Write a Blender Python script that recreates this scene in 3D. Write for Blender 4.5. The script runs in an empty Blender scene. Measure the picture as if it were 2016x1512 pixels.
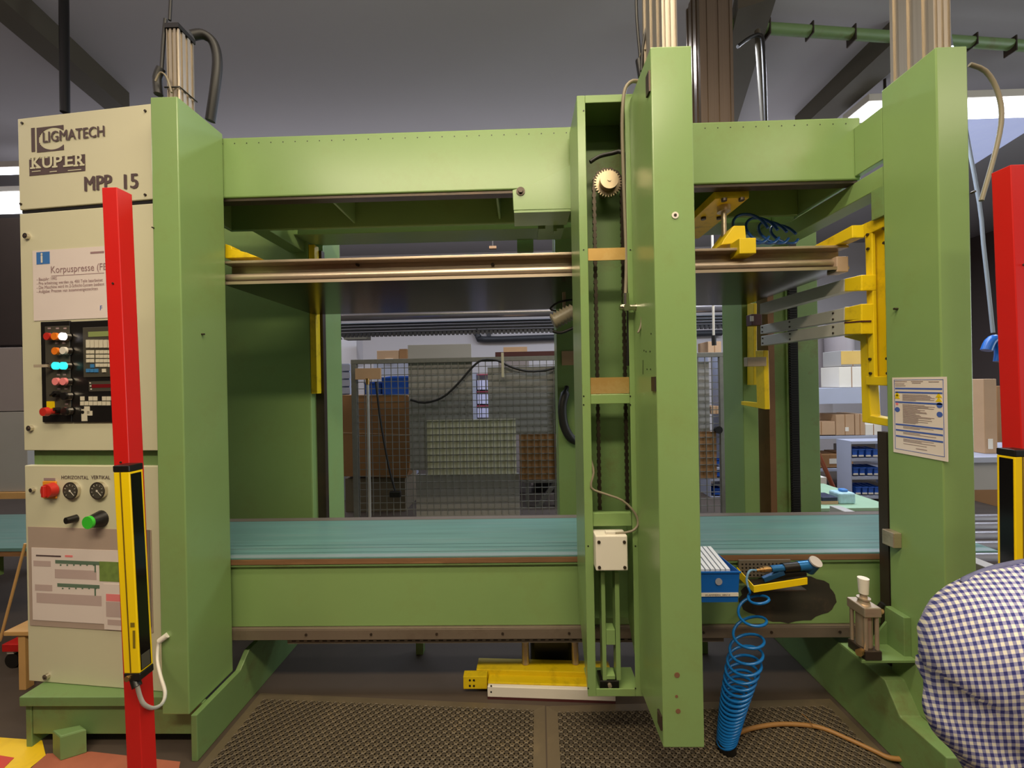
import bpy, bmesh, math, random
from mathutils import Vector, Matrix
random.seed(7)
C = bpy.context.scene.collection
SC = bpy.context.scene
V = Vector
# ------------------------------------------------------------------ camera
CAM_H, F_PX, CX, CY = 1.48, 756.6, 1008.0, 756.0
YAW, PITCH, ROLL = math.radians(1.2), math.radians(-0.05), math.radians(1.08)
RZ = Matrix.Rotation(YAW, 3, 'Z'); RX = Matrix.Rotation(PITCH, 3, 'X')
cr, sr = math.cos(ROLL), math.sin(ROLL)
RR = Matrix(((cr, 0, sr), (0, 1, 0), (-sr, 0, cr)))
RC = RZ @ RX @ RR
cd = bpy.data.cameras.new('camera'); cam = bpy.data.objects.new('camera', cd); C.objects.link(cam)
cd.sensor_fit = 'HORIZONTAL'; cd.sensor_width = 36.0; cd.lens = 36.0 * F_PX / 2016.0
cd.clip_start = 0.02; cd.clip_end = 100
right, fwd, up = RC.col[0], RC.col[1], RC.col[2]
M = Matrix.Identity(4)
for i in range(3):
    M[i][0], M[i][1], M[i][2] = right[i], up[i], -fwd[i]
M[2][3] = CAM_H
cam.matrix_world = M
SC.camera = cam
# ------------------------------------------------------------------ world, lamps, exposure
SC.view_settings.view_transform = 'Standard'; SC.view_settings.look = 'None'
SC.view_settings.exposure = 0.12; SC.view_settings.gamma = 1.0; SC.view_settings.use_curve_mapping = False
w = bpy.data.worlds.new('hall_air'); SC.world = w; w.use_nodes = True
w.node_tree.nodes['Background'].inputs[0].default_value = (0.62, 0.66, 0.80, 1)
w.node_tree.nodes['Background'].inputs[1].default_value = 0.16
def area(name, loc, size, energy, col, rot=(0, 0, 0)):
    l = bpy.data.lights.new(name, 'AREA'); l.shape = 'RECTANGLE'; l.size, l.size_y = size
    l.energy = energy; l.color = col
    o = bpy.data.objects.new(name, l); C.objects.link(o); o.location = loc; o.rotation_euler = rot
    return o
WARM, NEUT, COOL = (1.0, 0.86, 0.62), (1.0, 0.95, 0.86), (0.72, 0.83, 1.0)
area('front_lamp_row', (-0.5, -0.6, 3.62), (3.2, 0.3), 125, WARM)
area('front_lamp_row_right', (3.3, -0.6, 3.8), (2.0, 0.3), 26, WARM)
area('front_lamp_row_far', (0.0, -4.2, 4.2), (8.0, 0.6), 45, WARM)
area('rear_lamp_row', (-1.0, 5.6, 4.1), (9.0, 0.5), 150, COOL)
area('rear_lamp_row_near', (2.3, 3.3, 4.15), (2.6, 0.3), 95, (0.86, 0.9, 1.0))
area('centre_lamp_row', (0.25, 0.75, 4.0), (2.2, 0.25), 55, WARM)
area('right_side_fill', (9.9, 0.1, 1.9), (3.0, 3.0), 190, (0.86, 0.97, 1.0), (0, math.radians(90), 0))  # cool light added to brighten right-facing sides; the wall has no doorway
area('left_lamp_row', (-5.2, 3.6, 4.1), (0.4, 5.0), 55, NEUT)
area('right_lamp_row', (5.0, 4.6, 4.05), (4.0, 0.4), 110, COOL)
UPR = (math.pi, 0, 0)
area('rear_ceiling_fill', (-1.0, 5.6, 3.6), (12.0, 2.5), 56, (0.9, 0.9, 1.0), UPR)  # unseen uplight added to brighten the rear ceiling
area('front_ceiling_fill', (-1.0, 0.0, 3.6), (14.0, 2.5), 205, (1.0, 0.90, 0.86), UPR)  # broad warm fill added to lift the front ceiling, no fixture there
# ------------------------------------------------------------------ pixel -> place helpers (2016 x 1512 frame)
EYE = V((0, 0, CAM_H))
def ray(u, v):
    return RC @ V(((u - CX) / F_PX, 1.0, -(v - CY) / F_PX))
def at(u, v, Y):
    d = ray(u, v); return EYE + d * (Y / d.y)
def atx(u, v, X):
    d = ray(u, v); return EYE + d * (X / d.x)
def atz(u, v, Z):
    d = ray(u, v); return EYE + d * ((Z - CAM_H) / d.z)
# ------------------------------------------------------------------ materials
def lin(c):
    return tuple(((x / 255) / 12.92 if x <= 10 else ((x / 255 + 0.055) / 1.055) ** 2.4) for x in c) + (1,)
def mat(name, col, rough=0.5, metal=0.0, var=0.12, scale=6.0, dirt=None, dirt_amt=0.0, bump=0.0, bscale=80, emit=None, estr=0, spec=0.5, stretch=None, dirt_scale=3.0):
    m = bpy.data.materials.new(name); m.use_nodes = True
    nt = m.node_tree; N = nt.nodes; L = nt.links; b = N['Principled BSDF']
    b.inputs['Roughness'].default_value = rough; b.inputs['Metallic'].default_value = metal
    b.inputs['Specular IOR Level'].default_value = spec
    tc = N.new('ShaderNodeTexCoord'); mp = N.new('ShaderNodeMapping'); L.new(tc.outputs['Object'], mp.inputs[0])
    if stretch: mp.inputs['Scale'].default_value = stretch
    nz = N.new('ShaderNodeTexNoise'); nz.inputs['Scale'].default_value = scale; nz.inputs['Detail'].default_value = 4
    L.new(mp.outputs[0], nz.inputs['Vector'])
    c0 = lin(col)
    mx = N.new('ShaderNodeMix'); mx.data_type = 'RGBA'
    mx.inputs[6].default_value = tuple(x * (1 - var) for x in c0[:3]) + (1,)
    mx.inputs[7].default_value = tuple(min(1, x * (1 + var)) for x in c0[:3]) + (1,)
    L.new(nz.outputs['Fac'], mx.inputs[0]); out = mx.outputs[2]
    if dirt:
        n2 = N.new('ShaderNodeTexNoise'); n2.inputs['Scale'].default_value = dirt_scale; n2.inputs['Detail'].default_value = 8; n2.inputs['Roughness'].default_value = 0.7
        L.new(mp.outputs[0], n2.inputs['Vector'])
        rp = N.new('ShaderNodeMapRange'); rp.inputs[1].default_value = 0.52; rp.inputs[2].default_value = 0.72; rp.inputs[4].default_value = dirt_amt
        L.new(n2.outputs['Fac'], rp.inputs[0])
        m2 = N.new('ShaderNodeMix'); m2.data_type = 'RGBA'; m2.inputs[7].default_value = lin(dirt)
        L.new(rp.outputs[0], m2.inputs[0]); L.new(out, m2.inputs[6]); out = m2.outputs[2]
    L.new(out, b.inputs['Base Color'])
    if bump:
        n3 = N.new('ShaderNodeTexNoise'); n3.inputs['Scale'].default_value = bscale; L.new(mp.outputs[0], n3.inputs['Vector'])
        bp = N.new('ShaderNodeBump'); bp.inputs['Strength'].default_value = bump; bp.inputs['Distance'].default_value = 0.003
        L.new(n3.outputs['Fac'], bp.inputs['Height']); L.new(bp.outputs[0], b.inputs['Normal'])
    if emit:
        b.inputs['Emission Color'].default_value = lin(emit); b.inputs['Emission Strength'].default_value = estr
    return m
GREEN = mat('green_paint', (127, 155, 95), 0.28, var=0.10, scale=3, dirt=(120, 128, 70), dirt_amt=0.35, bump=0.05, bscale=40)
GREENW = mat('worn_green_paint', (110, 138, 84), 0.5, var=0.15, scale=4, dirt=(100, 84, 48), dirt_amt=0.7, bump=0.1, bscale=50, dirt_scale=4)
TEAL = mat('teal_laminate', (92, 130, 126), 0.3, var=0.3, scale=5, stretch=(0.4, 8, 1), dirt=(120, 130, 128), dirt_amt=0.5)
WOOD = mat('brown_wood_edge', (120, 86, 58), 0.6, var=0.3, scale=14, stretch=(0.3, 1, 3), dirt=(186, 140, 90), dirt_amt=0.6)
STEEL = mat('bare_steel', (196, 178, 156), 0.34, 0.7, var=0.2, scale=8, stretch=(0.3, 1, 2), dirt=(92, 70, 52), dirt_amt=0.6)
DSTEEL = mat('dark_steel', (72, 62, 54), 0.4, 0.6, var=0.25, scale=8, dirt=(96, 70, 46), dirt_amt=0.5)
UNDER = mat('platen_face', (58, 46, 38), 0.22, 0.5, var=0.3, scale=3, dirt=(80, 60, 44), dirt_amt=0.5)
ALU = mat('aluminium_profile', (168, 158, 144), 0.48, 0.9, var=0.1, scale=10, stretch=(14, 14, 0.2))
ALUW = mat('pale_aluminium', (196, 192, 184), 0.45, 0.35, var=0.1, scale=10)
RED = mat('red_paint', (196, 28, 24), 0.35, var=0.06)
YELLOW = mat('yellow_paint', (226, 194, 18), 0.4, var=0.1, scale=8, dirt=(120, 90, 20), dirt_amt=0.5, dirt_scale=9)
YELCLEAN = mat('yellow_housing', (236, 200, 12), 0.3, var=0.04)
CREAM = mat('cream_paint', (208, 203, 172), 0.42, var=0.05, scale=3, bump=0.04, bscale=60)
BLACK = mat('black_plastic', (22, 20, 18), 0.35, var=0.1)
BLACKG = mat('black_glass', (10, 9, 8), 0.12, var=0.1)
GRAPH = mat('graphite_plastic', (70, 66, 56), 0.45, var=0.1)
INK = mat('dark_ink', (84, 66, 66), 0.6, var=0.1)
INKL = mat('pale_ink', (150, 128, 128), 0.7, var=0.1)
WHITE = mat('white_plastic', (222, 214, 200), 0.4, var=0.04)
PAPER = mat('paper', (226, 212, 204), 0.45, var=0.03)
PAPERB = mat('blue_print', (70, 96, 176), 0.5, var=0.1)
PAPERG = mat('green_print', (98, 120, 100), 0.5, var=0.1)
PAPERS = mat('grey_print', (190, 168, 162), 0.5, var=0.05)
PINK = mat('pink_print', (232, 130, 130), 0.5, var=0.05)
FILM = mat('smoky_document_pocket', (176, 156, 142), 0.3, var=0.08)
RUBBER = mat('black_rubber_mat', (96, 84, 66), 0.55, var=0.25, scale=5, dirt=(130, 110, 80), dirt_amt=0.6, bump=0.2, bscale=120)
RUBH = mat('mat_pit', (66, 57, 45), 0.7, var=0.2)
HOSEK = mat('black_hose', (26, 24, 23), 0.5, var=0.1)
HOSEG = mat('grey_cable', (128, 118, 98), 0.5, var=0.1)
HOSET = mat('tan_hose', (150, 108, 58), 0.55, var=0.15)
HOSEB = mat('blue_hose', (20, 104, 176), 0.25, var=0.08)
BLUE = mat('blue_plastic', (10, 92, 176), 0.35, var=0.05)
BLUEB = mat('blue_bin_plastic', (30, 82, 176), 0.45, var=0.08)
BRASS = mat('brass_plate', (196, 158, 92), 0.35, 0.55, var=0.15, scale=8, dirt=(226, 206, 150), dirt_amt=0.6)
BRASSF = mat('brass_fitting', (190, 150, 96), 0.28, 0.9, var=0.1)
CHROME = mat('chrome', (214, 206, 194), 0.18, 1.0, var=0.04)
CARD = mat('cardboard', (150, 108, 66), 0.7, var=0.12, scale=4)
CARDP = mat('pale_cardboard', (182, 148, 114), 0.7, var=0.1)
GREYP = mat('grey_board', (164, 160, 156), 0.6, var=0.05)
CREAMB = mat('cream_board', (206, 202, 176), 0.6, var=0.05)
LILAC = mat('pale_steel_shelf', (160, 164, 182), 0.45, var=0.06)
GALV = mat('galvanised_wire', (120, 118, 110), 0.5, 0.2, var=0.2, scale=20)
PIPE = mat('shiny_duct', (160, 156, 160), 0.3, 0.8, var=0.1)
DUCT = mat('dark_duct', (54, 54, 58), 0.5, 0.2, var=0.2)
BEAMM = mat('roof_steel', (84, 78, 64), 0.6, var=0.1)
CEIL = mat('ceiling_panel', (168, 164, 166), 0.75, var=0.04, scale=1.0)
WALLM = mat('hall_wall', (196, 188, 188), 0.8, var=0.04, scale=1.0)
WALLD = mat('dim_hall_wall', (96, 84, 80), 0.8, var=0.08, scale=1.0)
FLOOR = mat('concrete_floor', (70, 58, 48), 0.75, var=0.2, scale=2.5, dirt=(60, 50, 40), dirt_amt=0.6, bump=0.1, bscale=40)
FYEL = mat('yellow_floor_paint', (236, 196, 30), 0.5, var=0.1, dirt=(170, 130, 40), dirt_amt=0.5)
FRED = mat('red_floor_paint', (198, 60, 40), 0.5, var=0.12)
FPINK = mat('worn_red_floor_paint', (166, 96, 72), 0.6, var=0.25, scale=10)
BOARD = mat('light_wood', (206, 160, 100), 0.55, var=0.12, scale=10, stretch=(1, 6, 1))
DRED = mat('dark_red_board', (76, 34, 34), 0.5, var=0.15)
GREYBOX = mat('grey_cupboard', (150, 140, 140), 0.5, var=0.05)
SOOT = mat('black_stain', (50, 44, 32), 0.7, var=0.35, scale=10, dirt=(86, 66, 48), dirt_amt=0.7, dirt_scale=7)
LCD = mat('lcd_screen', (138, 150, 92), 0.3, var=0.05)
KEY = mat('cream_key', (206, 198, 176), 0.45, var=0.04)
KEYB = mat('blue_key', (60, 122, 176), 0.45, var=0.04)
BRED = mat('red_button', (188, 44, 34), 0.3, var=0.05)
BORG = mat('orange_button', (230, 120, 30), 0.3, var=0.05)
BGRN = mat('green_button', (60, 190, 50), 0.35, var=0.05)
LITW = mat('lit_white_button', (255, 250, 250), 0.3, emit=(255, 250, 255), estr=2.0)
LITC = mat('lit_cyan_button', (60, 220, 220), 0.3, emit=(40, 235, 235), estr=1.2)
TUBE = mat('lit_fluorescent_diffuser', (255, 255, 255), 0.4, emit=(240, 244, 255), estr=6.0)
SKYL = mat('skylight_pane', (190, 198, 230), 0.4, emit=(176, 186, 226), estr=0.55)
SKIN = mat('skin', (206, 150, 122), 0.5, var=0.05)
DENIM = mat('dark_trousers', (46, 50, 66), 0.8, var=0.15)
HAIR = mat('brown_hair', (60, 44, 34), 0.6, var=0.2)
def gingham():
    m = bpy.data.materials.new('blue_white_gingham'); m.use_nodes = True
    nt = m.node_tree; N = nt.nodes; L = nt.links; b = N['Principled BSDF']; b.inputs['Roughness'].default_value = 0.85
    b.inputs['Specular IOR Level'].default_value = 0.2
    uv = N.new('ShaderNodeUVMap'); uv.uv_map = 'UVMap'
    sp = N.new('ShaderNodeSeparateXYZ')
    L.new(uv.outputs[0], sp.inputs[0])
    def stripe(sock):
        a = N.new('ShaderNodeMath'); a.operation = 'FRACT'; L.new(sock, a.inputs[0])
        g = N.new('ShaderNodeMapRange'); g.inputs[1].default_value = 0.46; g.inputs[2].default_value = 0.54; L.new(a.outputs[0], g.inputs[0]); return g.outputs[0]
    s1, s2 = stripe(sp.outputs[0]), stripe(sp.outputs[1])
    m1 = N.new('ShaderNodeMix'); m1.data_type = 'RGBA'; m1.inputs[6].default_value = lin((226, 220, 206)); m1.inputs[7].default_value = lin((142, 140, 176)); L.new(s1, m1.inputs[0])
    m2 = N.new('ShaderNodeMix'); m2.data_type = 'RGBA'; m2.inputs[6].default_value = lin((150, 148, 182)); m2.inputs[7].default_value = lin((62, 64, 128)); L.new(s1, m2.inputs[0])
    m3 = N.new('ShaderNodeMix'); m3.data_type = 'RGBA'; L.new(m1.outputs[2], m3.inputs[6]); L.new(m2.outputs[2], m3.inputs[7]); L.new(s2, m3.inputs[0])
    L.new(m3.outputs[2], b.inputs['Base Color'])
    return m
GING = gingham()
# ------------------------------------------------------------------ mesh builder
class MB:
    def __init__(s): s.v = []; s.f = []; s.m = []; s.s = []
    def add(s, vs, fs, m=0, sm=False):
        o = len(s.v); s.v += [V(p) for p in vs]
        for f in fs: s.f.append(tuple(i + o for i in f)); s.m.append(m); s.s.append(sm)
        return s
    def hexa(s, p, m=0):   # p: 4 bottom ccw, 4 top ccw
        return s.add(p, [(3, 2, 1, 0), (4, 5, 6, 7), (0, 1, 5, 4), (1, 2, 6, 5), (2, 3, 7, 6), (3, 0, 4, 7)], m)
    def box(s, x0, x1, y0, y1, z0, z1, m=0):
        x0, x1 = sorted((x0, x1)); y0, y1 = sorted((y0, y1)); z0, z1 = sorted((z0, z1))
        return s.hexa([(x0, y0, z0), (x1, y0, z0), (x1, y1, z0), (x0, y1, z0), (x0, y0, z1), (x1, y0, z1), (x1, y1, z1), (x0, y1, z1)], m)
    def obox(s, c, ax, ay, az, hx, hy, hz, m=0):
        c = V(c); ax = V(ax) * hx; ay = V(ay) * hy; az = V(az) * hz
        return s.hexa([c - ax - ay - az, c + ax - ay - az, c + ax + ay - az, c - ax + ay - az, c - ax - ay + az, c + ax - ay + az, c + ax + ay + az, c - ax + ay + az], m)
    def bar(s, p, q, w, h, upv=(0, 0, 1), m=0):
        p, q = V(p), V(q); d = (q - p); l = d.length; d.normalize(); sd = d.cross(V(upv)).normalized(); u = sd.cross(d).normalized()
        return s.obox((p + q) / 2, d, sd, u, l / 2, w / 2, h / 2, m) if True else s
    def prism(s, poly, vec, m=0):
        n = len(poly); vec = V(vec); a = [V(p) for p in poly]; b = [p + vec for p in a]
        return s.add(a + b, [tuple(range(n))[::-1], tuple(range(n, 2 * n))] + [(i, (i + 1) % n, n + (i + 1) % n, n + i) for i in range(n)], m)
    def tube(s, pts, r, n=8, m=0, smooth=3, cap=True):
        P = [V(p) for p in pts]
        if smooth > 1 and len(P) > 2:
            Q = []
            for i in range(len(P) - 1):
                p0, p1, p2, p3 = P[max(i - 1, 0)], P[i], P[i + 1], P[min(i + 2, len(P) - 1)]
                for k in range(smooth):
                    t = k / smooth
                    Q.append(0.5 * ((2 * p1) + (p2 - p0) * t + (2 * p0 - 5 * p1 + 4 * p2 - p3) * t * t + (3 * p1 - p0 - 3 * p2 + p3) * t ** 3))
            Q.append(P[-1]); P = Q
        vs = []; fs = []; prev = None
        for i, p in enumerate(P):
            d = (P[min(i + 1, len(P) - 1)] - P[max(i - 1, 0)]).normalized()
            if prev is None:
                a = d.cross(V((0, 0, 1)));
                if a.length < 0.1: a = d.cross(V((1, 0, 0)))
                a.normalize()
            else:
                a = (prev - d * prev.dot(d)).normalized()
            prev = a; b = d.cross(a); rr = r[i] if isinstance(r, (list, tuple)) else r
            for k in range(n):
                t = 2 * math.pi * k / n; vs.append(p + a * rr * math.cos(t) + b * rr * math.sin(t))
        for i in range(len(P) - 1):
            for k in range(n):
                fs.append((i * n + k, i * n + (k + 1) % n, (i + 1) * n + (k + 1) % n, (i + 1) * n + k))
        s.add(vs, fs, m, True)
        if cap:
            o = len(vs) - n; s.add(vs[:n], [tuple(range(n))[::-1]], m); s.add(vs[o:], [tuple(range(n))], m)
        return s
    def cyl(s, p, q, r, n=20, m=0, r2=None):
        p, q = V(p), V(q); d = (q - p).normalized(); a = d.cross(V((0, 0, 1)))
        if a.length < 0.1: a = d.cross(V((1, 0, 0)))
        a.normalize(); b = d.cross(a); r2 = r if r2 is None else r2
        A = [p + (a * math.cos(2 * math.pi * k / n) + b * math.sin(2 * math.pi * k / n)) * r for k in range(n)]
        B = [q + (a * math.cos(2 * math.pi * k / n) + b * math.sin(2 * math.pi * k / n)) * r2 for k in range(n)]
        s.add(A + B, [(k, (k + 1) % n, n + (k + 1) % n, n + k) for k in range(n)], m, True)
        s.add(A, [tuple(range(n))[::-1]], m); s.add(B, [tuple(range(n))], m); return s
    def text(s, body, size, o, ex, ey, m=0, bold=0.0, cx=1.0, align='LEFT', lift=0.0006, smear=0.0):
        c = bpy.data.curves.new('t', 'FONT'); c.body = body; c.size = size; c.offset = bold; c.align_x = align; c.resolution_u = 3
        ob = bpy.data.objects.new('t', c); C.objects.link(ob)
        dg = bpy.context.evaluated_depsgraph_get(); me = bpy.data.meshes.new_from_object(ob.evaluated_get(dg))
        o, ex, ey = V(o), V(ex), V(ey); n = ex.cross(ey).normalized()
        for i, dx in enumerate((0, -smear, smear) if smear else (0,)):
            s.add([o + ex * (p.co.x * cx + dx) + ey * (p.co.y + (0.4 * abs(dx) if i == 1 else -0.4 * abs(dx))) + n * (lift + 0.00015 * i) for p in me.vertices], [tuple(f.vertices) for f in me.polygons], m)
        bpy.data.objects.remove(ob); bpy.data.curves.remove(c); bpy.data.meshes.remove(me)
        return s
    def build(s, name, mats, parent=None, bevel=0.0, root=None):
        me = bpy.data.meshes.new(name)
        off = V((0, 0, 0)); q = parent
        while q is not None: off = off + q.location; q = q.parent
        me.from_pydata([tuple(p - off) for p in s.v], [], s.f)
        for mm in (mats if isinstance(mats, (list, tuple)) else [mats]): me.materials.append(mm)
        me.polygons.foreach_set('material_index', s.m); me.polygons.foreach_set('use_smooth', s.s)
        bm = bmesh.new(); bm.from_mesh(me); bmesh.ops.recalc_face_normals(bm, faces=bm.faces); bm.to_mesh(me); bm.free()
        me.update()
        ob = bpy.data.objects.new(name, me); C.objects.link(ob)
        if parent is not None: ob.parent = parent
        if bevel:
            b = ob.modifiers.new('bevel', 'BEVEL'); b.width = bevel; b.segments = 2; b.limit_method = 'ANGLE'; b.angle_limit = 0.9; b.harden_normals = False
        return ob
def tag(o, label, cat, group=None, kind=None):
    o['label'] = label; o['category'] = cat
    if group: o['group'] = group
    if kind: o['kind'] = kind
    return o
def thing(name, loc, label, cat, group=None):
    o = bpy.data.objects.new(name, None); o.empty_display_size = 0.05; C.objects.link(o); o.location = loc
    return tag(o, label, cat, group)
def struct(o): o['kind'] = 'structure'; return o
def fb(mb, u0, v0, u1, v1, Y0, Y1, m=0):       # box whose front face at depth Y0 covers a pixel rectangle
    um, vm = (u0 + u1) / 2, (v0 + v1) / 2
    return mb.box(at(u0, vm, Y0).x, at(u1, vm, Y0).x, Y0, Y1, at(um, v1, Y0).z, at(um, v0, Y0).z, m)
def BX(*a): return MB().box(*a)
def FB(*a): return fb(MB(), *a)
def dots(name, cyls, m, parent):
    for (p, q, r, n) in cyls: MB().cyl(p, q, r, n).build(name, m, parent)
def disc(mb, p, n_, r, m=1, k=10):
    n_ = V(n_); a = n_.cross(V((0, 0, 1))).normalized(); b = n_.cross(a)
    mb.add([V(p) + a * r * math.cos(2 * math.pi * i / k) + b * r * math.sin(2 * math.pi * i / k) for i in range(k)], [tuple(range(k))], m)
# ------------------------------------------------------------------ the hall
HZ = 4.5
struct(BX(-9, 10, -6, 9, -0.2, 0).build('floor', FLOOR))
struct(BX(-9, 10, -6, 9, HZ, HZ + 0.15).build('ceiling', CEIL))
struct(BX(-9, 10, 8.8, 9, 0, HZ).build('wall_back', WALLM))
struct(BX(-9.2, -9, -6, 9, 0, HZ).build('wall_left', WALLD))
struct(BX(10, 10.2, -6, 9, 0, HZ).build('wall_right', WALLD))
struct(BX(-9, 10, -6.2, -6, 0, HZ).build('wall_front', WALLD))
def roof_bar(n, p, q, wd, h, m=BEAMM):
    struct(MB().bar(p, q, wd, h).build('trim_%d' % n, m))
roof_bar(1, atz(-60, -60, 4.4), atz(232, 200, 4.4), 0.2, 0.2)
p, q = atz(1790, 60, 4.4), atz(1590, 245, 4.4); roof_bar(2, p, q, 0.28, 0.2)
roof_bar(3, atz(1400, 330, 4.4), atz(1490, -20, 4.4), 0.25, 0.2, BEAMM)
p, q = atz(1380, 47, 4.36), atz(2100, 96, 4.36)
mb = MB(); mb.cyl(p, q, 0.042, 12)
gp = thing('ceiling_pipe', p, 'green painted pipe hung under the ceiling at upper right', 'pipe')
mb.build('pipe', GREENW, gp)
for k in range(9):
    t = (k + 0.5) / 9; c = p.lerp(q, t); BX(c.x - 0.005, c.x + 0.005, c.y - 0.045, c.y + 0.045, c.z - 0.05 - 0.03 * (k % 2), c.z + 0.05).build('clip', DSTEEL, gp)
def light_fix(name, x0, x1, y0, y1, z, label):
    t = thing(name, ((x0 + x1) / 2, (y0 + y1) / 2, z), label, 'ceiling light', 'ceiling lights')
    BX(x0, x1, y0, y1, z, z + 0.07).build('housing', WHITE, t, 0.005)
    BX(x0 + 0.02, x1 - 0.02, y0 + 0.02, y1 - 0.02, z - 0.03, z - 0.001).build('diffuser', TUBE, t, 0.008)
    dots('hanger', [((x, (y0 + y1) / 2, z + 0.071), (x, (y0 + y1) / 2, HZ), 0.012, 8) for x in (x0 + 0.3, x1 - 0.3)], DSTEEL, t)
light_fix('ceiling_light', -8.8, -6.2, 5.0, 5.6, 4.18, 'wide glowing fluorescent light left of the cream control cabinet')
light_fix('ceiling_light', -7.6, -5.6, 4.46, 4.60, 4.18, 'narrow fluorescent light above the wide one behind the cabinet')
yl0, yl1 = atz(1960, 236, 4.15).y, atz(1960, 196, 4.15).y
light_fix('ceiling_light', 3.46, 6.9, min(yl0, yl1), max(yl0, yl1), 4.18, 'long fluorescent strip light glowing behind the right green column')
pts = [atz(1916, 325, 4.49), atz(2016, 262, 4.49), atz(2075, 225, 4.49), atz(2075, 170, 4.49), atz(1870, 205, 4.49)]
struct(MB().prism(pts, (0, 0, 0.008)).build('window_1', SKYL))
# rods and cable hangers under the roof
t = MB().cyl(at(128, 222, 2.75), at(128, 222, 2.75) * 1.0 + V((0.01, 0, 4.5 - at(128, 222, 2.75).z)), 0.027, 12).build('conduit_rod', BLACK)
tag(t, 'black vertical conduit rod rising behind the cream cabinet', 'rod')
t = MB().cyl(at(1504, 246, 3.1), at(1491, 60, 3.1), 0.022, 10).build('drop_pipe', BEAMM)
tag(t, 'thin grey drop pipe standing behind the green beam at right', 'pipe')
t = MB().tube([at(1452, 92, 3.05), at(1475, 75, 3.05), at(1497, 70, 3.05), at(1503, 100, 3.05), at(1508, 246, 3.05)], 0.014, 8).build('power_cable', HOSEK)
tag(t, 'black cable looping from the green ceiling pipe down to the beam', 'cable')
# ------------------------------------------------------------------ press frame
T = 2.647; B0 = 0.187
pf = thing('press_frame', (0, 2.2, 0), 'large green case clamp press frame with columns, beams and teal table', 'press')
def hollow_col(x0, x1, y0, y1, z0, z1):
    return BX(x0, x1, y0, y1, z0, z1)
LC = hollow_col(-1.45, -1.34, 1.5, 1.734, B0, T).build('column', GREEN, pf, 0.004)
RCo = hollow_col(1.498, 1.607, 1.397, 1.603, B0, T).build('column', GREEN, pf, 0.004)
mb = MB()
for (u, v) in ((397, 658),): c = atx(u, v, -1.34); mb.cyl(c, c + V((0.012, 0, 0)), 0.004, 10)
mb.build('screw', DSTEEL, LC)
c = at(303, 449, 1.5); MB().cyl(c, c + V((0, -0.008, 0)), 0.003, 8).build('screw', DSTEEL, LC)
c = atx(1767, 608, 1.498); MB().cyl(c, c - V((0.014, 0, 0)), 0.0045, 10).build('screw', DSTEEL, RCo)
c = at(1912, 380, 1.397); MB().cyl(c, c + V((0, -0.012, 0)), 0.004, 10).build('screw', DSTEEL, RCo)
# paint scar on the right column's inner side
for a, b in (((1758, 1243), (1784, 1262)), ((1776, 1237), (1781, 1240)), ((1774, 1372), (1779, 1378))):
    MB().bar(atx(*a, 1.4975), atx(*b, 1.4975), 0.001, 0.012).build('paint_chip', DSTEEL, RCo)
# rear columns
BX(-1.45, -1.34, 2.62, 2.87, B0, 2.6).build('column', GREEN, pf, 0.004)
BX(1.5, 1.6, 2.62, 2.87, B0, 2.6).build('column', GREEN, pf, 0.004)
BX(-2.05, -1.375, 2.5, 2.60, 0.0, 2.6).build('side_panel', GREEN, pf, 0.01)
BX(-1.374, -1.32, 2.56, 2.60, 0.25, 2.4).build('guide_rail', DSTEEL, pf)
# outer rear column with rack
oc = BX(1.78, 1.99, 2.6, 2.8, 0.0, 2.5).build('column', GREENW, pf, 0.004)
mb = MB(); mb.box(1.66, 1.70, 2.6, 2.75, 0.0, 2.35)
mb.build('guide_rail', mat('rusty_rail', (118, 84, 52), 0.6, 0.3, var=0.3, dirt=(60, 44, 30), dirt_amt=0.8), pf)
BX(1.70, 1.78, 2.62, 2.78, 0, 2.35).build('rail_web', GREENW, pf)
mb = MB()
for k in range(110): mb.box(1.795, 1.845, 2.585, 2.5995, 0.6 + k * 0.016, 0.608 + k * 0.016)
mb.box(1.79, 1.85, 2.592, 2.5995, 0.5, 2.38)
mb.build('gear_rack', BLACK, oc)
# upper beam
bz0, bz1 = 2.357, 2.633
mb = BX(-1.6, 1.53, 1.737, 1.757, bz0, bz1); mb.box(-1.6, 1.53, 1.7571, 2.0999, bz1 - 0.012, bz1); mb.box(-1.6, 1.53, 2.1, 2.12, bz0, bz1); mb.box(-1.6, -1.58, 1.7571, 2.0999, bz0, bz1 - 0.0121); mb.box(1.51, 1.53, 1.7571, 2.0999, bz0, bz1 - 0.0121)
for x in (-0.9, -0.1, 0.75): mb.box(x, x + 0.012, 1.7571, 2.0999, bz0 + 0.02, bz1 - 0.0121)
for k in range(52): disc(mb, (-1.40 + k * 0.0562, 1.7364, bz1 - 0.028), (0, -1, 0), 0.0028)
ub = mb.build('upper_beam', [GREEN, BLACK], pf, 0.006)
BX(-1.5, 1.52, 1.745, 1.79, bz0 - 0.012, bz0 - 0.0005).build('beam_lip', DSTEEL, ub)
BX(1.50, 1.53, 1.604, 1.736, bz0 + 0.012, bz1 - 0.05).build('gusset', GREEN, pf, 0.003)
BX(1.505, 1.6, 2.121, 2.61, 2.3445, 2.6).build('side_beam', GREEN, pf, 0.003)
BX(1.505, 1.6, 1.61, 2.61, 2.262, 2.344).build('side_beam', GREEN, pf, 0.003)
BX(-1.5, -1.4, 2.121, 2.499, 2.37, 2.6).build('side_beam', GREEN, pf, 0.003)
rb = BX(-1.45, 1.6, 2.38, 2.58, 2.44, 2.63).build('rear_beam', GREEN, pf, 0.004)
BX(-1.33, 1.5, 2.30, 2.46, 2.405, 2.439).build('beam_lip', GREEN, rb, 0.002)
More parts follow.
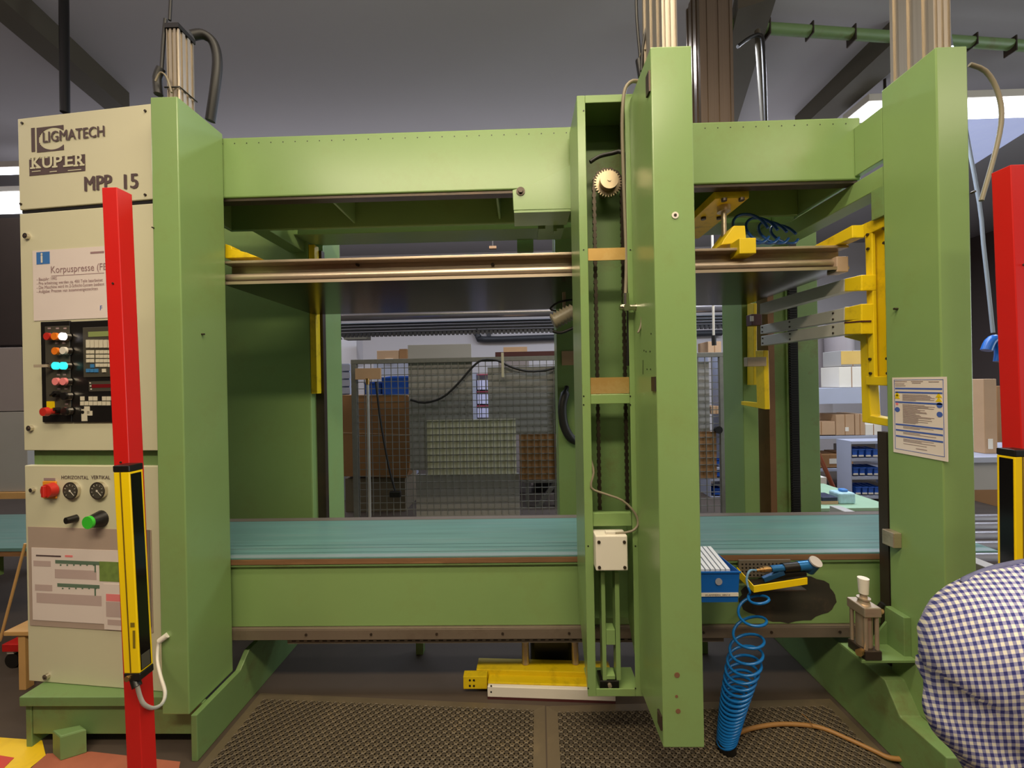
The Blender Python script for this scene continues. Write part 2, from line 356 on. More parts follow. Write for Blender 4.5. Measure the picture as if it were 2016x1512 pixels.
# base
mb = MB()
mb.prism([(-1.335, 1.5, 0), (-1.335, 3.2, 0), (-1.335, 3.2, 0.24), (-1.335, 1.80, 0.24), (-1.335, 1.74, 0.185), (-1.335, 1.5, 0.185)], (0.025, 0, 0))
mb.build('base', GREENW, pf, 0.003)
mb = MB()
mb.prism([(1.42, 1.33, 0), (1.42, 3.2, 0), (1.42, 3.2, 0.28), (1.42, 1.55, 0.28), (1.42, 1.49, 0.186), (1.42, 1.33, 0.186)], (0.13, 0, 0))
mb.build('base', GREENW, pf, 0.004)
BX(-0.60, -0.56, 2.1, 2.14, 0, 0.39).build('leg', GREENW, pf)
BX(0.95, 0.99, 2.1, 2.14, 0, 0.39).build('leg', GREENW, pf)
# cabinet plinth
mb = MB(); mb.box(-2.06, -1.336, 1.56, 1.58, 0.055, 0.186); mb.box(-2.09, -1.46, 1.54, 1.70, 0.1865, 0.2255)
mb.box(-2.09, -2.065, 1.56, 1.74, 0.0, 0.186); mb.box(-1.62, -1.60, 1.54, 1.5599, 0.07, 0.18)
mb.build('plinth', GREENW, pf, 0.003)
MB().prism([(-1.94, 1.53, 0), (-1.87, 1.5, 0), (-1.80, 1.535, 0), (-1.85, 1.555, 0)], (0, 0, 0.1)).build('foot', GREENW, pf, 0.006)
# lower beam, table, strips
TY = 1.737
tz = at(1135, 1093, TY).z; ez1 = at(1135, 1096, TY).z; ez0 = at(1135, 1107, TY).z; lz1 = at(1135, 1112, TY).z; lz0 = at(1135, 1231, TY + 0.015).z
lb = BX(-1.75, 1.6, TY + 0.015, 2.2, lz0, lz1 - 0.0005).build('lower_beam', GREEN, pf, 0.004)
lip = BX(-1.75, 1.59, TY + 0.003, 1.9, lz1, ez0 - 0.0005).build('beam_lip', GREENW, pf, 0.002)
BX(-1.75, 1.59, TY, 2.26, ez0, ez1).build('edge_board', WOOD, pf, 0.002)
ty1 = 2.265
mb = BX(-1.8, 2.1, TY, ty1, ez1 + 0.0005, tz)
for y in (1.835, 1.872, 1.79): mb.add([(-1.79, y, tz + 0.0004), (2.09, y, tz + 0.0004), (2.09, y + 0.003, tz + 0.0004), (-1.79, y + 0.003, tz + 0.0004)], [(0, 1, 2, 3)], 1)
tt = mb.build('table_top', [TEAL, mat('dark_teal_line', (44, 78, 76), 0.4)], pf, 0.001)
BX(-1.79, 2.09, ty1 - 0.05, ty1 - 0.001, tz + 0.0003, tz + 0.0013).build('rear_strip', mat('brown_grey_strip', (112, 102, 94), 0.4, 0.3), tt)
BX(-1.79, 2.09, TY + 0.002, TY + 0.034, tz + 0.0003, tz + 0.0011).build('front_strip', mat('worn_grey_edge', (116, 134, 136), 0.4), tt)
mb = MB(); mb.box(-1.75, 1.52, TY, TY + 0.02, lz0 - 0.052, lz0 - 0.005); mb.box(-1.75, 1.52, TY + 0.001, TY + 0.04, lz0 - 0.0045, lz0 - 0.0005)
rl = mb.build('bottom_rail', mat('dusty_rail', (120, 106, 92), 0.5, 0.3, var=0.15, dirt=(80, 64, 50), dirt_amt=0.6), pf, 0.002)
mb = BX(-1.1, 0.9, TY + 0.0205, TY + 0.05, lz0 - 0.082, lz0 - 0.03)
for k in range(52):
    x = -1.08 + k * 0.036; y = TY + 0.0201; z = lz0 - 0.072; mb.add([(x, y, z), (x + .021, y, z), (x + .021, y, z + .006), (x, y, z + .006)], [(0, 1, 2, 3)], 1)
rl2 = mb.build('slotted_strip', [mat('dusty_strip', (120, 108, 94), 0.5, 0.2), BLACK], pf)
dots('bolt', [((-1.0 + k * 0.30, TY - 0.0003, lz0 - 0.026), (-1.0 + k * 0.30, TY - 0.003, lz0 - 0.026), 0.006, 10) for k in range(9)], DSTEEL, rl)
# dirt patch on the lower beam
random.seed(3)
poly = []
for k in range(40):
    a = 2 * math.pi * k / 40; rr = 1 + random.uniform(-0.05, 0.05)
    poly.append(at(1552 + 96 * rr * math.cos(a), 1178 + 47 * rr * math.sin(a), TY + 0.0137))
MB().prism(poly, (0, 0.0012, 0)).build('soot_patch', SOOT, lb)
# right inner guide rail + steel stop
BX(1.50, 1.53, 1.604, 1.66, 2.14, 2.2615).build('guide_block', GREENW, pf, 0.002)
BX(1.50, 1.53, 1.61, 1.65, 0.29, 1.25).build('guide_rail', DSTEEL, pf)
BX(1.465, 1.4975, 1.55, 1.60, 0.80, 0.86).build('stop_block', STEEL, pf, 0.003)
BX(1.601, 1.66, 1.70, 1.80, 0.28, 0.69).build('end_plate', GREENW, pf, 0.004)
# yellow vertical guide at the left rear
BX(-1.374, -1.335, 2.5, 2.555, at(627, 775, 2.5).z, 2.42).build('yellow_guide', YELLOW, pf, 0.002)
# aluminium extrusions rising from the columns
def extrusion(x0, x1, y0, y1, z0, z1, parent, name='extrusion', m=ALU):
    mb = MB(); g = 0.006; n = 3
    # ribbed outline
    pts = []
    def side(a, b, nx, ny):
        for k in range(n):
            t0, t1 = (k + 0.28) / n, (k + 0.72) / n
            for t, d in ((k / n + 0.02, 0), (t0, 0), (t0, g), (t1, g), (t1, 0)):
                pts.append((a[0] + (b[0] - a[0]) * t - nx * d, a[1] + (b[1] - a[1]) * t - ny * d, z0))
    side((x0, y0), (x1, y0), 0, -1); side((x1, y0), (x1, y1), 1, 0); side((x1, y1), (x0, y1), 0, 1); side((x0, y1), (x0, y0), -1, 0)
    mb.prism(pts, (0, 0, z1 - z0)); return mb.build(name, m, parent)
exl = extrusion(-1.427, -1.374, 1.55, 1.625, T + 0.001, 2.965, pf)
BX(-1.43, -1.371, 1.546, 1.63, 2.966, 2.985).build('end_cap', BLACK, exl)
MB().tube([(-1.432, 1.545, 2.72), (-1.369, 1.545, 2.72), (-1.369, 1.63, 2.72)], 0.003, 6, smooth=1).build('strap', BLACK, exl)
extrusion(1.525, 1.592, 1.43, 1.595, T + 0.001, 3.3, pf)
extrusion(1.27, 1.50, 2.66, 2.86, 2.64, 4.2, pf, m=mat('brown_tinted_profile', (128, 112, 94), 0.35, 0.8, var=0.15, stretch=(14, 14, .2)))
# energy chain and cables at the left column
pts = [at(378, 70, 1.66), at(400, 68, 1.68), at(420, 85, 1.7), at(428, 120, 1.71), at(424, 170, 1.71), at(414, 238, 1.72)]
mb = MB(); mb.tube(pts, 0.02, 10, smooth=5)
ec = mb.build('corrugated_hose', HOSEK, pf)
mb = MB(); mb.tube([at(326, 38, 1.56), at(322, 80, 1.56), at(318, 140, 1.56)], 0.007, 8).tube([at(318, 135, 1.56), at(310, 155, 1.56), at(312, 186, 1.56)], 0.016, 8)
mb.build('cable', HOSEK, pf)
MB().tube([at(306, 160, 1.53), at(316, 143, 1.53), at(328, 152, 1.53), at(338, 182, 1.53)], 0.004, 6).build('cable', HOSEG, pf)
MB().tube([at(334, 40, 1.57), at(335, 20, 1.57), at(338, -40, 1.57)], 0.006, 6).build('cable', HOSEK, pf)
MB().tube([at(1909, 127, 1.43), at(1940, 140, 1.43), at(1962, 175, 1.43), at(1972, 225, 1.43), at(1962, 290, 1.43), at(1932, 395, 1.43)], 0.007, 8).build('cable', HOSEG, pf)
# ------------------------------------------------------------------ upper platen
pl = thing('upper_platen', (0, 2.1, 1.955), 'long steel upper platen hanging level above the teal table', 'platen')
x0, x1 = -1.36, 1.475
BX(x0, x1, 1.742, 2.46, 2.058, 2.0700).build('top_flange', STEEL, pl, 0.002)
wb = BX(x0, x1, 1.80, 1.82, 1.976, 2.0575).build('web', STEEL, pl)
for u in (705, 970): c = at(u, 522, 1.7995); dots('bolt', [(c, c - V((0, 0.012, 0)), 0.008, 8)], DSTEEL, wb)
MB().cyl((x0, 1.775, 1.997), (x1 - 0.05, 1.775, 1.997), 0.02, 16).build('round_rail', STEEL, pl)
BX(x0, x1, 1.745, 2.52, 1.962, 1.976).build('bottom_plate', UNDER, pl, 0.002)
BX(x0, x1, 1.7425, 1.7448, 1.961, 1.9745).build('edge_strip', STEEL, pl)
BX(x0, x1, 2.44, 2.46, 1.977, 2.057).build('web', STEEL, pl)
BX(1.42, 1.472, 1.742, 1.80, 1.95, 2.02).build('end_block', mat('dusty_pink_block', (170, 146, 126), 0.5), pl, 0.004)
mb = fb(MB(), 1456, 468, 1489, 499, 1.722, 1.80); mb.build('clamp_block', YELLOW, pl, 0.003)
p = [at(1425, 472, 1.81), at(1445, 444, 1.81), at(1467, 444, 1.81), at(1470, 477, 1.81), at(1420, 482, 1.81)]
MB().prism(p, (0, 0.12, 0)).build('clamp_wedge', YELLOW, pl, 0.003)
# yellow wedges lying on the flange, left and right
MB().prism([at(443, 480, 1.76), at(455, 484, 1.76), at(456, 490, 1.76), at(485, 497, 1.76), at(508, 506, 1.76), at(443, 508, 1.76)], (0, 0.06, 0)).build('clamp_claw', YELLOW, pl, 0.002)
p = [(1.42, 1.66, 2.071), (1.42, 2.2, 2.071), (1.42, 2.2, 2.085), (1.42, 1.92, 2.11), (1.42, 1.66, 2.125)]
MB().prism(p, (0.05, 0, 0)).build('clamp_claw', YELLOW, pl, 0.003)
# ------------------------------------------------------------------ hardware under the upper beam at right
hw = thing('lifting_bracket', (1.02, 1.95, 2.2), 'yellow bolted plate and rod under the upper beam right of the post', 'bracket')
yp = BX(0.92, 1.075, 1.8, 2.3, 2.318, 2.3565).build('plate', YELLOW, hw, 0.002)
dots('bolt', [((x, y, 2.3179), (x, y, 2.306), 0.013, 8) for (x, y) in ((0.96, 1.80), (1.04, 1.80), (0.96, 2.0), (1.04, 2.0))], DSTEEL, yp)
MB().cyl((1.0, 1.88, 2.0705), (1.0, 1.88, 2.3179), 0.012, 14).cyl((1.0, 1.88, 2.29), (1.0, 1.88, 2.3179), 0.03, 14).build('rod', STEEL, hw)
mb = MB()
for k in range(4):
    cx, cy, r = 1.17 + 0.075 * k, 1.95 + 0.03 * k, 0.085 - 0.008 * k
    mb.tube([V((cx + r * math.cos(a), cy + 0.05 * math.sin(a), 2.235 + r * math.sin(a) * 1.1)) for a in [i * math.pi / 5 for i in range(10)]], 0.007, 6)
t = mb.build('air_hose_bundle', mat('dark_blue_hose', (30, 74, 140), 0.3), None); tag(t, 'tangle of dark blue air hoses under the upper beam', 'hose')
# bracket plate on the beam left of the carriage
# ------------------------------------------------------------------ carriage: channel, post, chain
ca = thing('clamp_carriage', (0.36, 1.6, 0.264), 'tall green clamp carriage with open chain channel in front of the beam', 'carriage')
cx0, cx1, fy, by = 0.24, 0.455, 1.495, 1.715; cz0, cz1 = 0.264, 2.588; fw = 0.032
mb = MB()
side = [(0, fy, cz0), (0, by, cz0 + 0.25), (0, by, cz1), (0, fy, cz1)]
mb.prism([(cx0, y, z) for _, y, z in side], (0.008, 0, 0)); mb.prism([(cx1 - 0.008, y, z) for _, y, z in side], (0.008, 0, 0))
mb.box(cx0, cx0 + fw, fy - 0.004, fy - 0.0001, cz0, cz1); mb.box(cx1 - fw, cx1, fy - 0.004, fy - 0.0001, cz0, cz1)
mb.box(cx0 + 0.0082, cx1 - 0.0082, fy, by, cz1 - 0.008, cz1); mb.box(cx0 + 0.0082, cx1 - 0.0082, fy, fy + 0.14, cz0, cz0 + 0.008)
mb.box(cx0 + fw + 0.0001, cx1 - fw - 0.0001, fy - 0.004, fy - 0.0001, cz0, cz0 + 0.03); mb.box(cx0 + fw + 0.0001, cx1 - fw - 0.0001, fy - 0.004, fy - 0.0001, cz1 - 0.03, cz1)
ch = mb.build('channel', GREEN, ca, 0.002)
BX(cx0 + 0.0085, cx1 - 0.0085, 1.66, 1.67, cz0 + 0.2, cz1 - 0.009).build('back_plate', GREENW, ca)
for (v0, v1, yy) in ((776, 795, fy - 0.004), (1010, 1036, fy + 0.004)):
    z1, z0 = at(1200, v0, yy).z, at(1200, v1, yy).z
    BX(cx0 + fw + 0.0005, cx1 - fw - 0.0005, yy, yy + 0.02, z0, z1).build('crossbar', GREEN, ca, 0.002)
for (v0, v1, n) in ((488, 512, 'upper'), (743, 775, 'lower')):
    z1, z0 = at(1195, v0, fy).z, at(1195, v1, fy).z
    BX(cx0 + fw + 0.001, cx1 - fw - 0.001, fy + 0.001, fy + 0.006, z0, z1).build('brass_plate', BRASS, ca)
for v in (218, 492, 780, 797, 1075, 1355):
    for u in ((1149, 1241) if v < 900 else (1158, 1251)):
        c = at(u, v, fy - 0.0045); dots('screw', [(c, c - V((0, 0.001, 0)), 0.003, 8)], BLACK, ch)
# sprocket and chain
c = at(1196, 362, 1.57)
mb = MB(); R = 0.055; n = 30; pts = []
for k in range(n):
    for (da, rr) in ((0.0, R - 0.007), (0.3, R - 0.007), (0.5, R + 0.001), (0.7, R + 0.001)):
        a = 2 * math.pi * (k + da) / n; pts.append((c.x + rr * math.cos(a), 1.562, c.z + rr * math.sin(a)))
mb.prism(pts, (0, 0.014, 0)); HUBM = mat('worn_steel', (176, 158, 130), 0.35, 0.7, var=0.12)
sp = mb.build('sprocket', HUBM, ca)
mb = MB(); mb.cyl((c.x, 1.5615, c.z), (c.x, 1.535, c.z), 0.036, 32); mb.cyl((c.x, 1.535, c.z), (c.x, 1.532, c.z), 0.008, 16)
mb.cyl((c.x, 1.577, c.z), (c.x, 1.66, c.z), 0.018, 12)
mb.build('hub', HUBM, sp)
mb = MB(); pitch = 0.0135
def links(path):
    for k in range(len(path) - 1):
        p, q = path[k], path[k + 1]; w_ = 0.015 if k % 2 else 0.010
        mb.bar(p, q, w_, 0.012, (0, -1, 0))
for sx in (-1, 1):
    x = c.x + sx * 0.056; zz = c.z; path = []
    while zz > 0.95: path.append(V((x, 1.569, zz))); zz -= pitch
    links(path)
links([V((c.x + 0.056 * math.cos(a), 1.569, c.z + 0.056 * math.sin(a))) for a in [math.pi * k / 13 for k in range(14)]])
mb.build('chain', mat('oily_chain', (66, 58, 48), 0.4, 0.7), ca)
# inside: junction box, lever, foot
mb = fb(MB(), 1173, 1055, 1236, 1124, 1.45, 1.52); jb = mb.build('junction_box', WHITE, ca, 0.004)
for (u, v) in ((1179, 1067), (1229, 1067), (1180, 1117), (1230, 1117)): p = at(u, v, 1.4495); dots('bolt', [(p, p - V((0, 0.003, 0)), 0.006, 12)], DSTEEL, jb)
fb(MB(), 1193, 1047, 1212, 1056, 1.46, 1.48).build('cable_gland', WHITE, jb, 0.002)
mb = fb(MB(), 1185, 1127, 1193, 1340, 1.515, 1.56); fb(mb, 1212, 1127, 1221, 1340, 1.515, 1.56); fb(mb, 1193.5, 1240, 1211.5, 1270, 1.516, 1.56); fb(mb, 1193.5, 1330, 1211.5, 1338, 1.516, 1.56)
mb.build('lever_fork', GREEN, ca, 0.002)
mb = fb(MB(), 1181, 1341, 1219, 1356, 1.51, 1.57); ft = mb.build('foot_block', BLACK, ca, 0.002)
p = at(1200, 1348, 1.5095); MB().cyl(p, p - V((0, 0.008, 0)), 0.008, 10).build('bolt', STEEL, ft)
MB().tube([at(1163, 905, 1.50), at(1169, 930, 1.492), at(1164, 960, 1.488), at(1190, 972, 1.485), at(1225, 985, 1.482), at(1250, 1010, 1.478), at(1256, 1032, 1.475), at(1243, 1046, 1.472), at(1212, 1050, 1.47)], 0.0045, 8).build('cable', HOSEG, ca)
MB().tube([at(1264, 163, 1.46), at(1245, 160, 1.45), at(1231, 175, 1.45), at(1226, 210, 1.455), at(1225, 260, 1.47), at(1227, 330, 1.485), at(1230, 420, 1.50), at(1233, 520, 1.50), at(1231, 590, 1.49)], 0.007, 8).build('cable', HOSEG, ca)
MB().tube([at(1162, 319, 1.56), at(1180, 308, 1.56), at(1205, 302, 1.56), at(1224, 300, 1.54), at(1230, 330, 1.53), at(1233, 480, 1.53), at(1238, 590, 1.51), at(1236, 720, 1.53)], 0.008, 8).build('cable', HOSEK, ca)
mb = MB(); mb.cyl(at(1220, 605, 1.46), at(1266, 605, 1.46), 0.011, 14).cyl(at(1232, 606, 1.47), at(1232, 578, 1.47), 0.012, 14)
p = at(1233, 606, 1.45); mb.cyl(p, p + V((0, -0.012, 0)), 0.013, 14); p = at(1255, 605, 1.46); mb.cyl(p - V((0.008, 0, 0)), p + V((0.008, 0, 0)), 0.016, 6)
mb.build('tee_fitting', CHROME, ca)
MB().tube([at(1264, 610, 1.40), at(1262, 640, 1.40), at(1256, 655, 1.40)], 0.004, 6).build('cable', HOSEG, ca)
# bracket plate
poly = [at(1009, 374, 1.712), at(1040, 366, 1.712), at(1128, 322, 1.712), at(1128, 411, 1.712), at(1011, 414, 1.712)]
bp_ = MB().prism(poly, (0, 0.0079, 0)).build('bracket_plate', GREEN, ca, 0.002)
zz = at(1060, 413, 1.712).z
BX(poly[0].x + 0.005, cx0 - 0.001, 1.713, 1.86, zz - 0.01, zz - 0.0005).build('bracket_foot', GREEN, ca)
p = at(1025, 377, 1.7119); mb = MB(); mb.cyl(p, p - V((0, 0.004, 0)), 0.019, 18); mb.cyl(p - V((0, 0.004, 0)), p - V((0, 0.014, 0)), 0.011, 6); mb.build('bolt', DSTEEL, bp_)
# small hardware behind the bracket
mb = fb(MB(), 1075, 430, 1095, 440, 1.87, 1.95); fb(mb, 1090, 430, 1096, 455, 1.87, 1.9); fb(mb, 1060, 438, 1110, 450, 1.95, 2.1); mb.build('sensor_mount', GREENW, ca)
# post
px0, px1, py0, py1, pz0, pz1 = 0.441, 0.573, 1.25, 1.489, 0.294, 2.558
po = BX(px0, px1, py0, py1, pz0, pz1).build('post', GREEN, ca, 0.004)
extrusion(0.493, 0.546, 1.29, 1.485, pz1 + 0.001, 3.3, po)
for (v0, v1) in ((150, 190), (742, 770), (1398, 1425)):
    c = at(1284 if v0 < 1000 else 1291, (v0 + v1) / 2, py0 + 0.03)
    h_ = (v1 - v0) / 757 * 1.28 / 2
    BX(px0 - 0.006, px0 - 0.0002, py0 + 0.005, py0 + 0.035, c.z - h_, c.z + h_).build('stop_pad', DSTEEL, po)
p = at(1329, 424, py0 - 0.0003); mb = MB(); mb.cyl(p, p - V((0, 0.002, 0)), 0.011, 20); s_ = mb.build('screw_cap', WHITE, po)
MB().cyl(p - V((0, 0.0021, 0)), p - V((0, 0.003, 0)), 0.005, 10).build('screw', DSTEEL, s_)
PRIM = mat('primer_spot', (120, 84, 60), 0.6)
for (u, v, r) in ((1333, 1329, 0.009), (1332, 1371, 0.005), (1335, 1400, 0.008)):
    p = at(u, v, py0 - 0.0003); dots('paint_chip', [(p, p - V((0, 0.0006, 0)), r, 12)], PRIM, po)
for (u, v) in ((1282, 657), (1268, 690), (1272, 692), (1280, 692), (1274, 727), (1281, 727)):
    p = atx(u, v, px0 - 0.0002); dots('drill_hole', [(p, p - V((0.001, 0, 0)), 0.003, 8)], BLACK, po)
a, b = atx(1266, 709, px0 - 0.0002), atx(1266, 737, px0 - 0.0002); MB().bar(a, b, 0.001, 0.004, (0, 1, 0)).build('slot', BLACK, po)
MB().tube([at(1262, 150, 1.5), at(1260, 110, 1.5), at(1254, 40, 1.5), at(1252, -30, 1.5)], 0.006, 8).build('cable', HOSEK, po)
MB().tube([at(1263, 140, 1.48), at(1266, 90, 1.47), at(1275, 40, 1.47), at(1284, -20, 1.47)], 0.006, 8).build('cable', HOSEK, po)
MB().tube([at(1258, 118, 1.5), at(1263, 150, 1.5)], 0.014, 10).build('cable_plug', BLACK, po)
MB().tube([at(1260, 112, 1.49), at(1268, 98, 1.47), at(1284, 99, 1.45)], 0.004, 8).build('cable', HOSEG, po)
# corrugated conduit behind the channel
cc = thing('corrugated_conduit', at(1105, 632, 1.9), 'ribbed grey conduit end beside the green carriage', 'conduit')
a, b = at(1088, 634, 1.9), at(1130, 612, 1.9); n = 14
mb = MB(); mb.tube([a.lerp(b, k / n) for k in range(n + 1)], [0.043 if k % 2 else 0.031 for k in range(n + 1)], 14, smooth=1)
mb.build('sleeve', mat('translucent_grey_plastic', (150, 140, 118), 0.4), cc)
mb = MB(); mb.tube([at(1128, 590, 1.92), at(1100, 595, 1.92), at(1083, 608, 1.92), at(1095, 612, 1.92)], 0.005, 6).tube([at(1130, 645, 1.88), at(1105, 655, 1.88), at(1088, 652, 1.88)], 0.008, 6).build('cable', HOSEK, cc)
fb(MB(), 1108, 575, 1114, 612, 1.93, 1.95).build('mount_strip', mat('cream_strip', (196, 180, 150), 0.5), cc)
# rear carriage post
rp = thing('clamp_post', (0.33, 2.7, 0.02), 'green rear clamp post visible left of the front carriage', 'post')
BX(at(1098, 800, 2.62).x, 0.46, 2.62, 2.8, 0.02, 2.60).build('post', GREEN, rp, 0.004)
fb(MB(), 1106, 691, 1131, 719, 2.615, 2.6195).build('plate', CARDP, rp)
MB().tube([at(1116, 762, 2.61), at(1113, 775, 2.58), at(1107, 800, 2.57), at(1110, 835, 2.57), at(1122, 860, 2.57), at(1134, 868, 2.6)], [0.016] * 3 + [0.03] * 13, 10).build('hose', HOSEK, rp)
fb(MB(), 1018, 459, 1050, 495, 2.62, 2.7).build('roller_box', GREENW, rp)
# ------------------------------------------------------------------ side clamp unit (yellow brackets, three bars)
su = thing('side_clamp_unit', (1.6, 2.0, 1.4), 'yellow side clamp brackets carrying three pale aluminium bars', 'clamp')
X = 1.535
def sidepoly(pts, X, th): return MB().prism([atx(u, v, X) for u, v in pts], (th, 0, 0))
# near bracket
near = sidepoly([(1704, 460), (1742, 428), (1750, 428), (1752, 758), (1710, 756)], X + 0.014, 0.03)
near.build('bracket', YELLOW, su, 0.004)
for u0, u1 in ((1702, 1716), (1738, 1752)):
    sidepoly([(u0, 452 if u0 < 1720 else 424), (u1, 441 if u0 < 1720 else 414), (u1 + 6, 757), (u0 + 8, 757)], X - 0.016, 0.0155).build('bracket_rib', YELLOW, su, 0.003)
sidepoly([(1704, 741), (1757, 741), (1757, 760), (1704, 758)], X - 0.0165, 0.016).build('bracket_rib', YELLOW, su, 0.003)
sidepoly([(1675, 452), (1748, 419), (1748, 442), (1692, 470)], X - 0.017, 0.0165).build('bracket_rib', YELLOW, su, 0.003)
for (u, v) in ((1709, 462), (1741, 450), (1710, 490), (1742, 478), (1714, 707), (1748, 706), (1715, 735), (1749, 735)):
    p = atx(u, v, X - 0.0165); dots('bolt', [(p, p - V((0.006, 0, 0)), 0.006, 10)], DSTEEL, su)
sidepoly([(1662, 604), (1704, 604), (1710, 758), (1714, 818), (1757, 826), (1757, 841), (1697, 831), (1693, 672), (1662, 664)], X - 0.002, 0.045).build('hook_arm', YELLOW, su, 0.003)
# bars in depth
Xb = 1.47
for i, (a, b) in enumerate(((((1496, 598), (1496, 619)), ((1662, 549), (1662, 574))), (((1497, 641), (1497, 658)), ((1662, 606), (1662, 631))), (((1498, 662), (1498, 681)), ((1662, 634), (1662, 659))))):
    q = [atx(*a[0], Xb), atx(*a[1], Xb), atx(*b[1], Xb), atx(*b[0], Xb)]
    br = MB().prism(q, (0.045, 0, 0)).build('clamp_bar', ALUW, su, 0.002)
    if i:
        for t in (0.03, 0.42, 0.9):
            for s2 in (0.25, 0.75):
                p = (q[0].lerp(q[1], s2)).lerp(q[3].lerp(q[2], s2), t); dots('bolt', [(p - V((0.0003, 0, 0)), p - V((0.003, 0, 0)), 0.005, 8)], DSTEEL, br)
    e = [atx(1662, b[0][1], Xb), atx(1662, b[1][1], Xb), atx(1696, b[1][1] - 1, Xb), atx(1696, b[0][1] - 8, Xb)]
    MB().prism(e, (0.064, 0, 0)).build('bar_end', YELLOW, su, 0.004)
sidepoly([(1662, 634), (1697, 631), (1697, 634), (1662, 637)], Xb - 0.001, 0.04).build('gap_strip', DRED, su)
# far bracket
Xf = 1.46
for (u0, u1, v0, v1) in ((1457, 1464, 597, 755), (1471, 1484, 597, 758)):
    sidepoly([(u0, v0), (u1, v0), (u1, v1), (u0, v1)], Xf + 0.06, 0.02).build('bracket_rib', YELLOW, su, 0.002)
sidepoly([(1457, 597), (1484, 597), (1484, 758), (1457, 752)], Xf + 0.0805, 0.02).build('bracket', YELLOW, su, 0.002)
sidepoly([(1487, 690), (1503, 690), (1506, 806), (1459, 797), (1459, 790), (1490, 793)], Xf, 0.03).build('hook_arm', YELLOW, su, 0.002)
fb(MB(), 1472, 703, 1509, 721, 2.3, 2.34).build('steel_clip', mat('dusty_clip', (176, 156, 132), 0.5), su, 0.002)
fb(MB(), 1480, 618, 1500, 640, 2.44, 2.5).build('sensor_box', DRED, su, 0.002)
fb(MB(), 1478, 622, 1484, 632, 2.43, 2.439).build('sensor_label', WHITE, su)
# ------------------------------------------------------------------ control cabinet
A0 = V((-2.106, 1.62, 0)); E0 = V((-1.462, 1.56, 0))
ex = (E0 - A0).normalized(); A0 = A0 - ex * 0.054; nn = V((ex.y, -ex.x, 0)); ez = V((0, 0, 1))
def chit(u, v, d=0.0):
    r = ray(u, v); o = A0 + nn * d; t = (o - EYE).dot(nn) / r.dot(nn); p = EYE + r * t; return (p - A0).dot(ex), p.z
def cp(s, z, d=0.0): return A0 + ex * s + nn * d + ez * z
def cbx(mb, s0, s1, z0, z1, d0, d1, m=0):
    return mb.obox(cp((s0 + s1) / 2, (z0 + z1) / 2, (d0 + d1) / 2), ex, nn, ez, abs(s1 - s0) / 2, abs(d1 - d0) / 2, abs(z1 - z0) / 2, m)
def cpx(mb, u0, v0, u1, v1, d0, d1, m=0):
    um, vm = (u0 + u1) / 2, (v0 + v1) / 2
    s0, s1 = chit(u0, vm, d0)[0], chit(u1, vm, d0)[0]; z1, z0 = chit(um, v0, d0)[1], chit(um, v1, d0)[1]
    return cbx(mb, s0, s1, z0, z1, d0, d1, m)
L = 0.699
cab = thing('control_cabinet', cp(L / 2, 0.226, -0.15), 'tall cream control cabinet with push buttons left of the press', 'cabinet')
z_top = chit(165, 219)[1]; z_s1 = chit(165, 403)[1]; z_s2 = chit(165, 411)[1]; z_d = chit(165, 887)[1]; z_l = chit(165, 917)[1]; z_b = 0.2265
cbx(MB(), 0.01, L - 0.005, z_b, z_top - 0.01, -0.30, -0.025).build('body', GREENW, cab, 0.003)
tp = cbx(MB(), 0, L, z_s1, z_top, -0.024, 0).build('top_panel', CREAM, cab, 0.003)
dr = cbx(MB(), 0, L, z_d, z_s2, -0.024, 0).build('door', CREAM, cab, 0.003)
ld = cbx(MB(), 0.0, L, z_b + 0.001, z_l, -0.024, 0).build('door', CREAM, cab, 0.003)
cbx(MB(), 0.004, L - 0.004, z_s1 - 0.012, z_s1 - 0.0005, -0.024, -0.006).build('dark_gap_strip', BLACK, cab)  # black strip stands in for the shade in the open panel gap
# emblem and lettering on the top panel
mb = MB(); d0, d1 = 0.0004, 0.0012
cpx(mb, 62, 252, 69, 299, d0, d1)
mb.text('LIGMATECH', 0.064, cp(*chit(85, 281.5), 0.0022), ex, ez, smear=0.0018, cx=0.885)
# block with the round bite: build as strips left of an ellipse
sC, zC = chit(105, 273); s0 = chit(73, 273)[0]; s1 = chit(126, 273)[0]; zt = chit(100, 249)[1]; zb = chit(100, 298)[1]
rx, rz = chit(132, 273)[0] - chit(77, 273)[0], (zt - zb) * 0.88; rx /= 2; rz /= 2; zc = (zt + zb) / 2; sc = chit(77, 273)[0] + rx
n = 26
for k in range(n):
    a0 = s0 + (s1 - s0) * k / n; a1 = s0 + (s1 - s0) * (k + 1) / n; am = (a0 + a1) / 2; q = 1 - ((am - sc) / rx) ** 2
    if q <= 0: cbx(mb, a0, a1, zb, zt, d0, d1)
    else:
        hh = rz * math.sqrt(q)
        if zc + hh < zt: cbx(mb, a0, a1, zc + hh, zt, d0, d1)
        if zc - hh > zb: cbx(mb, a0, a1, zb, zc - hh, d0, d1)
mb.build('emblem', INK, tp)
mb = MB(); cpx(mb, 58, 309, 168, 340, d0, d1); cpx(mb, 58, 340, 168, 341.5, d0, d1, 0)
pxm = chit(101, 320)[0] - chit(100, 320)[0]
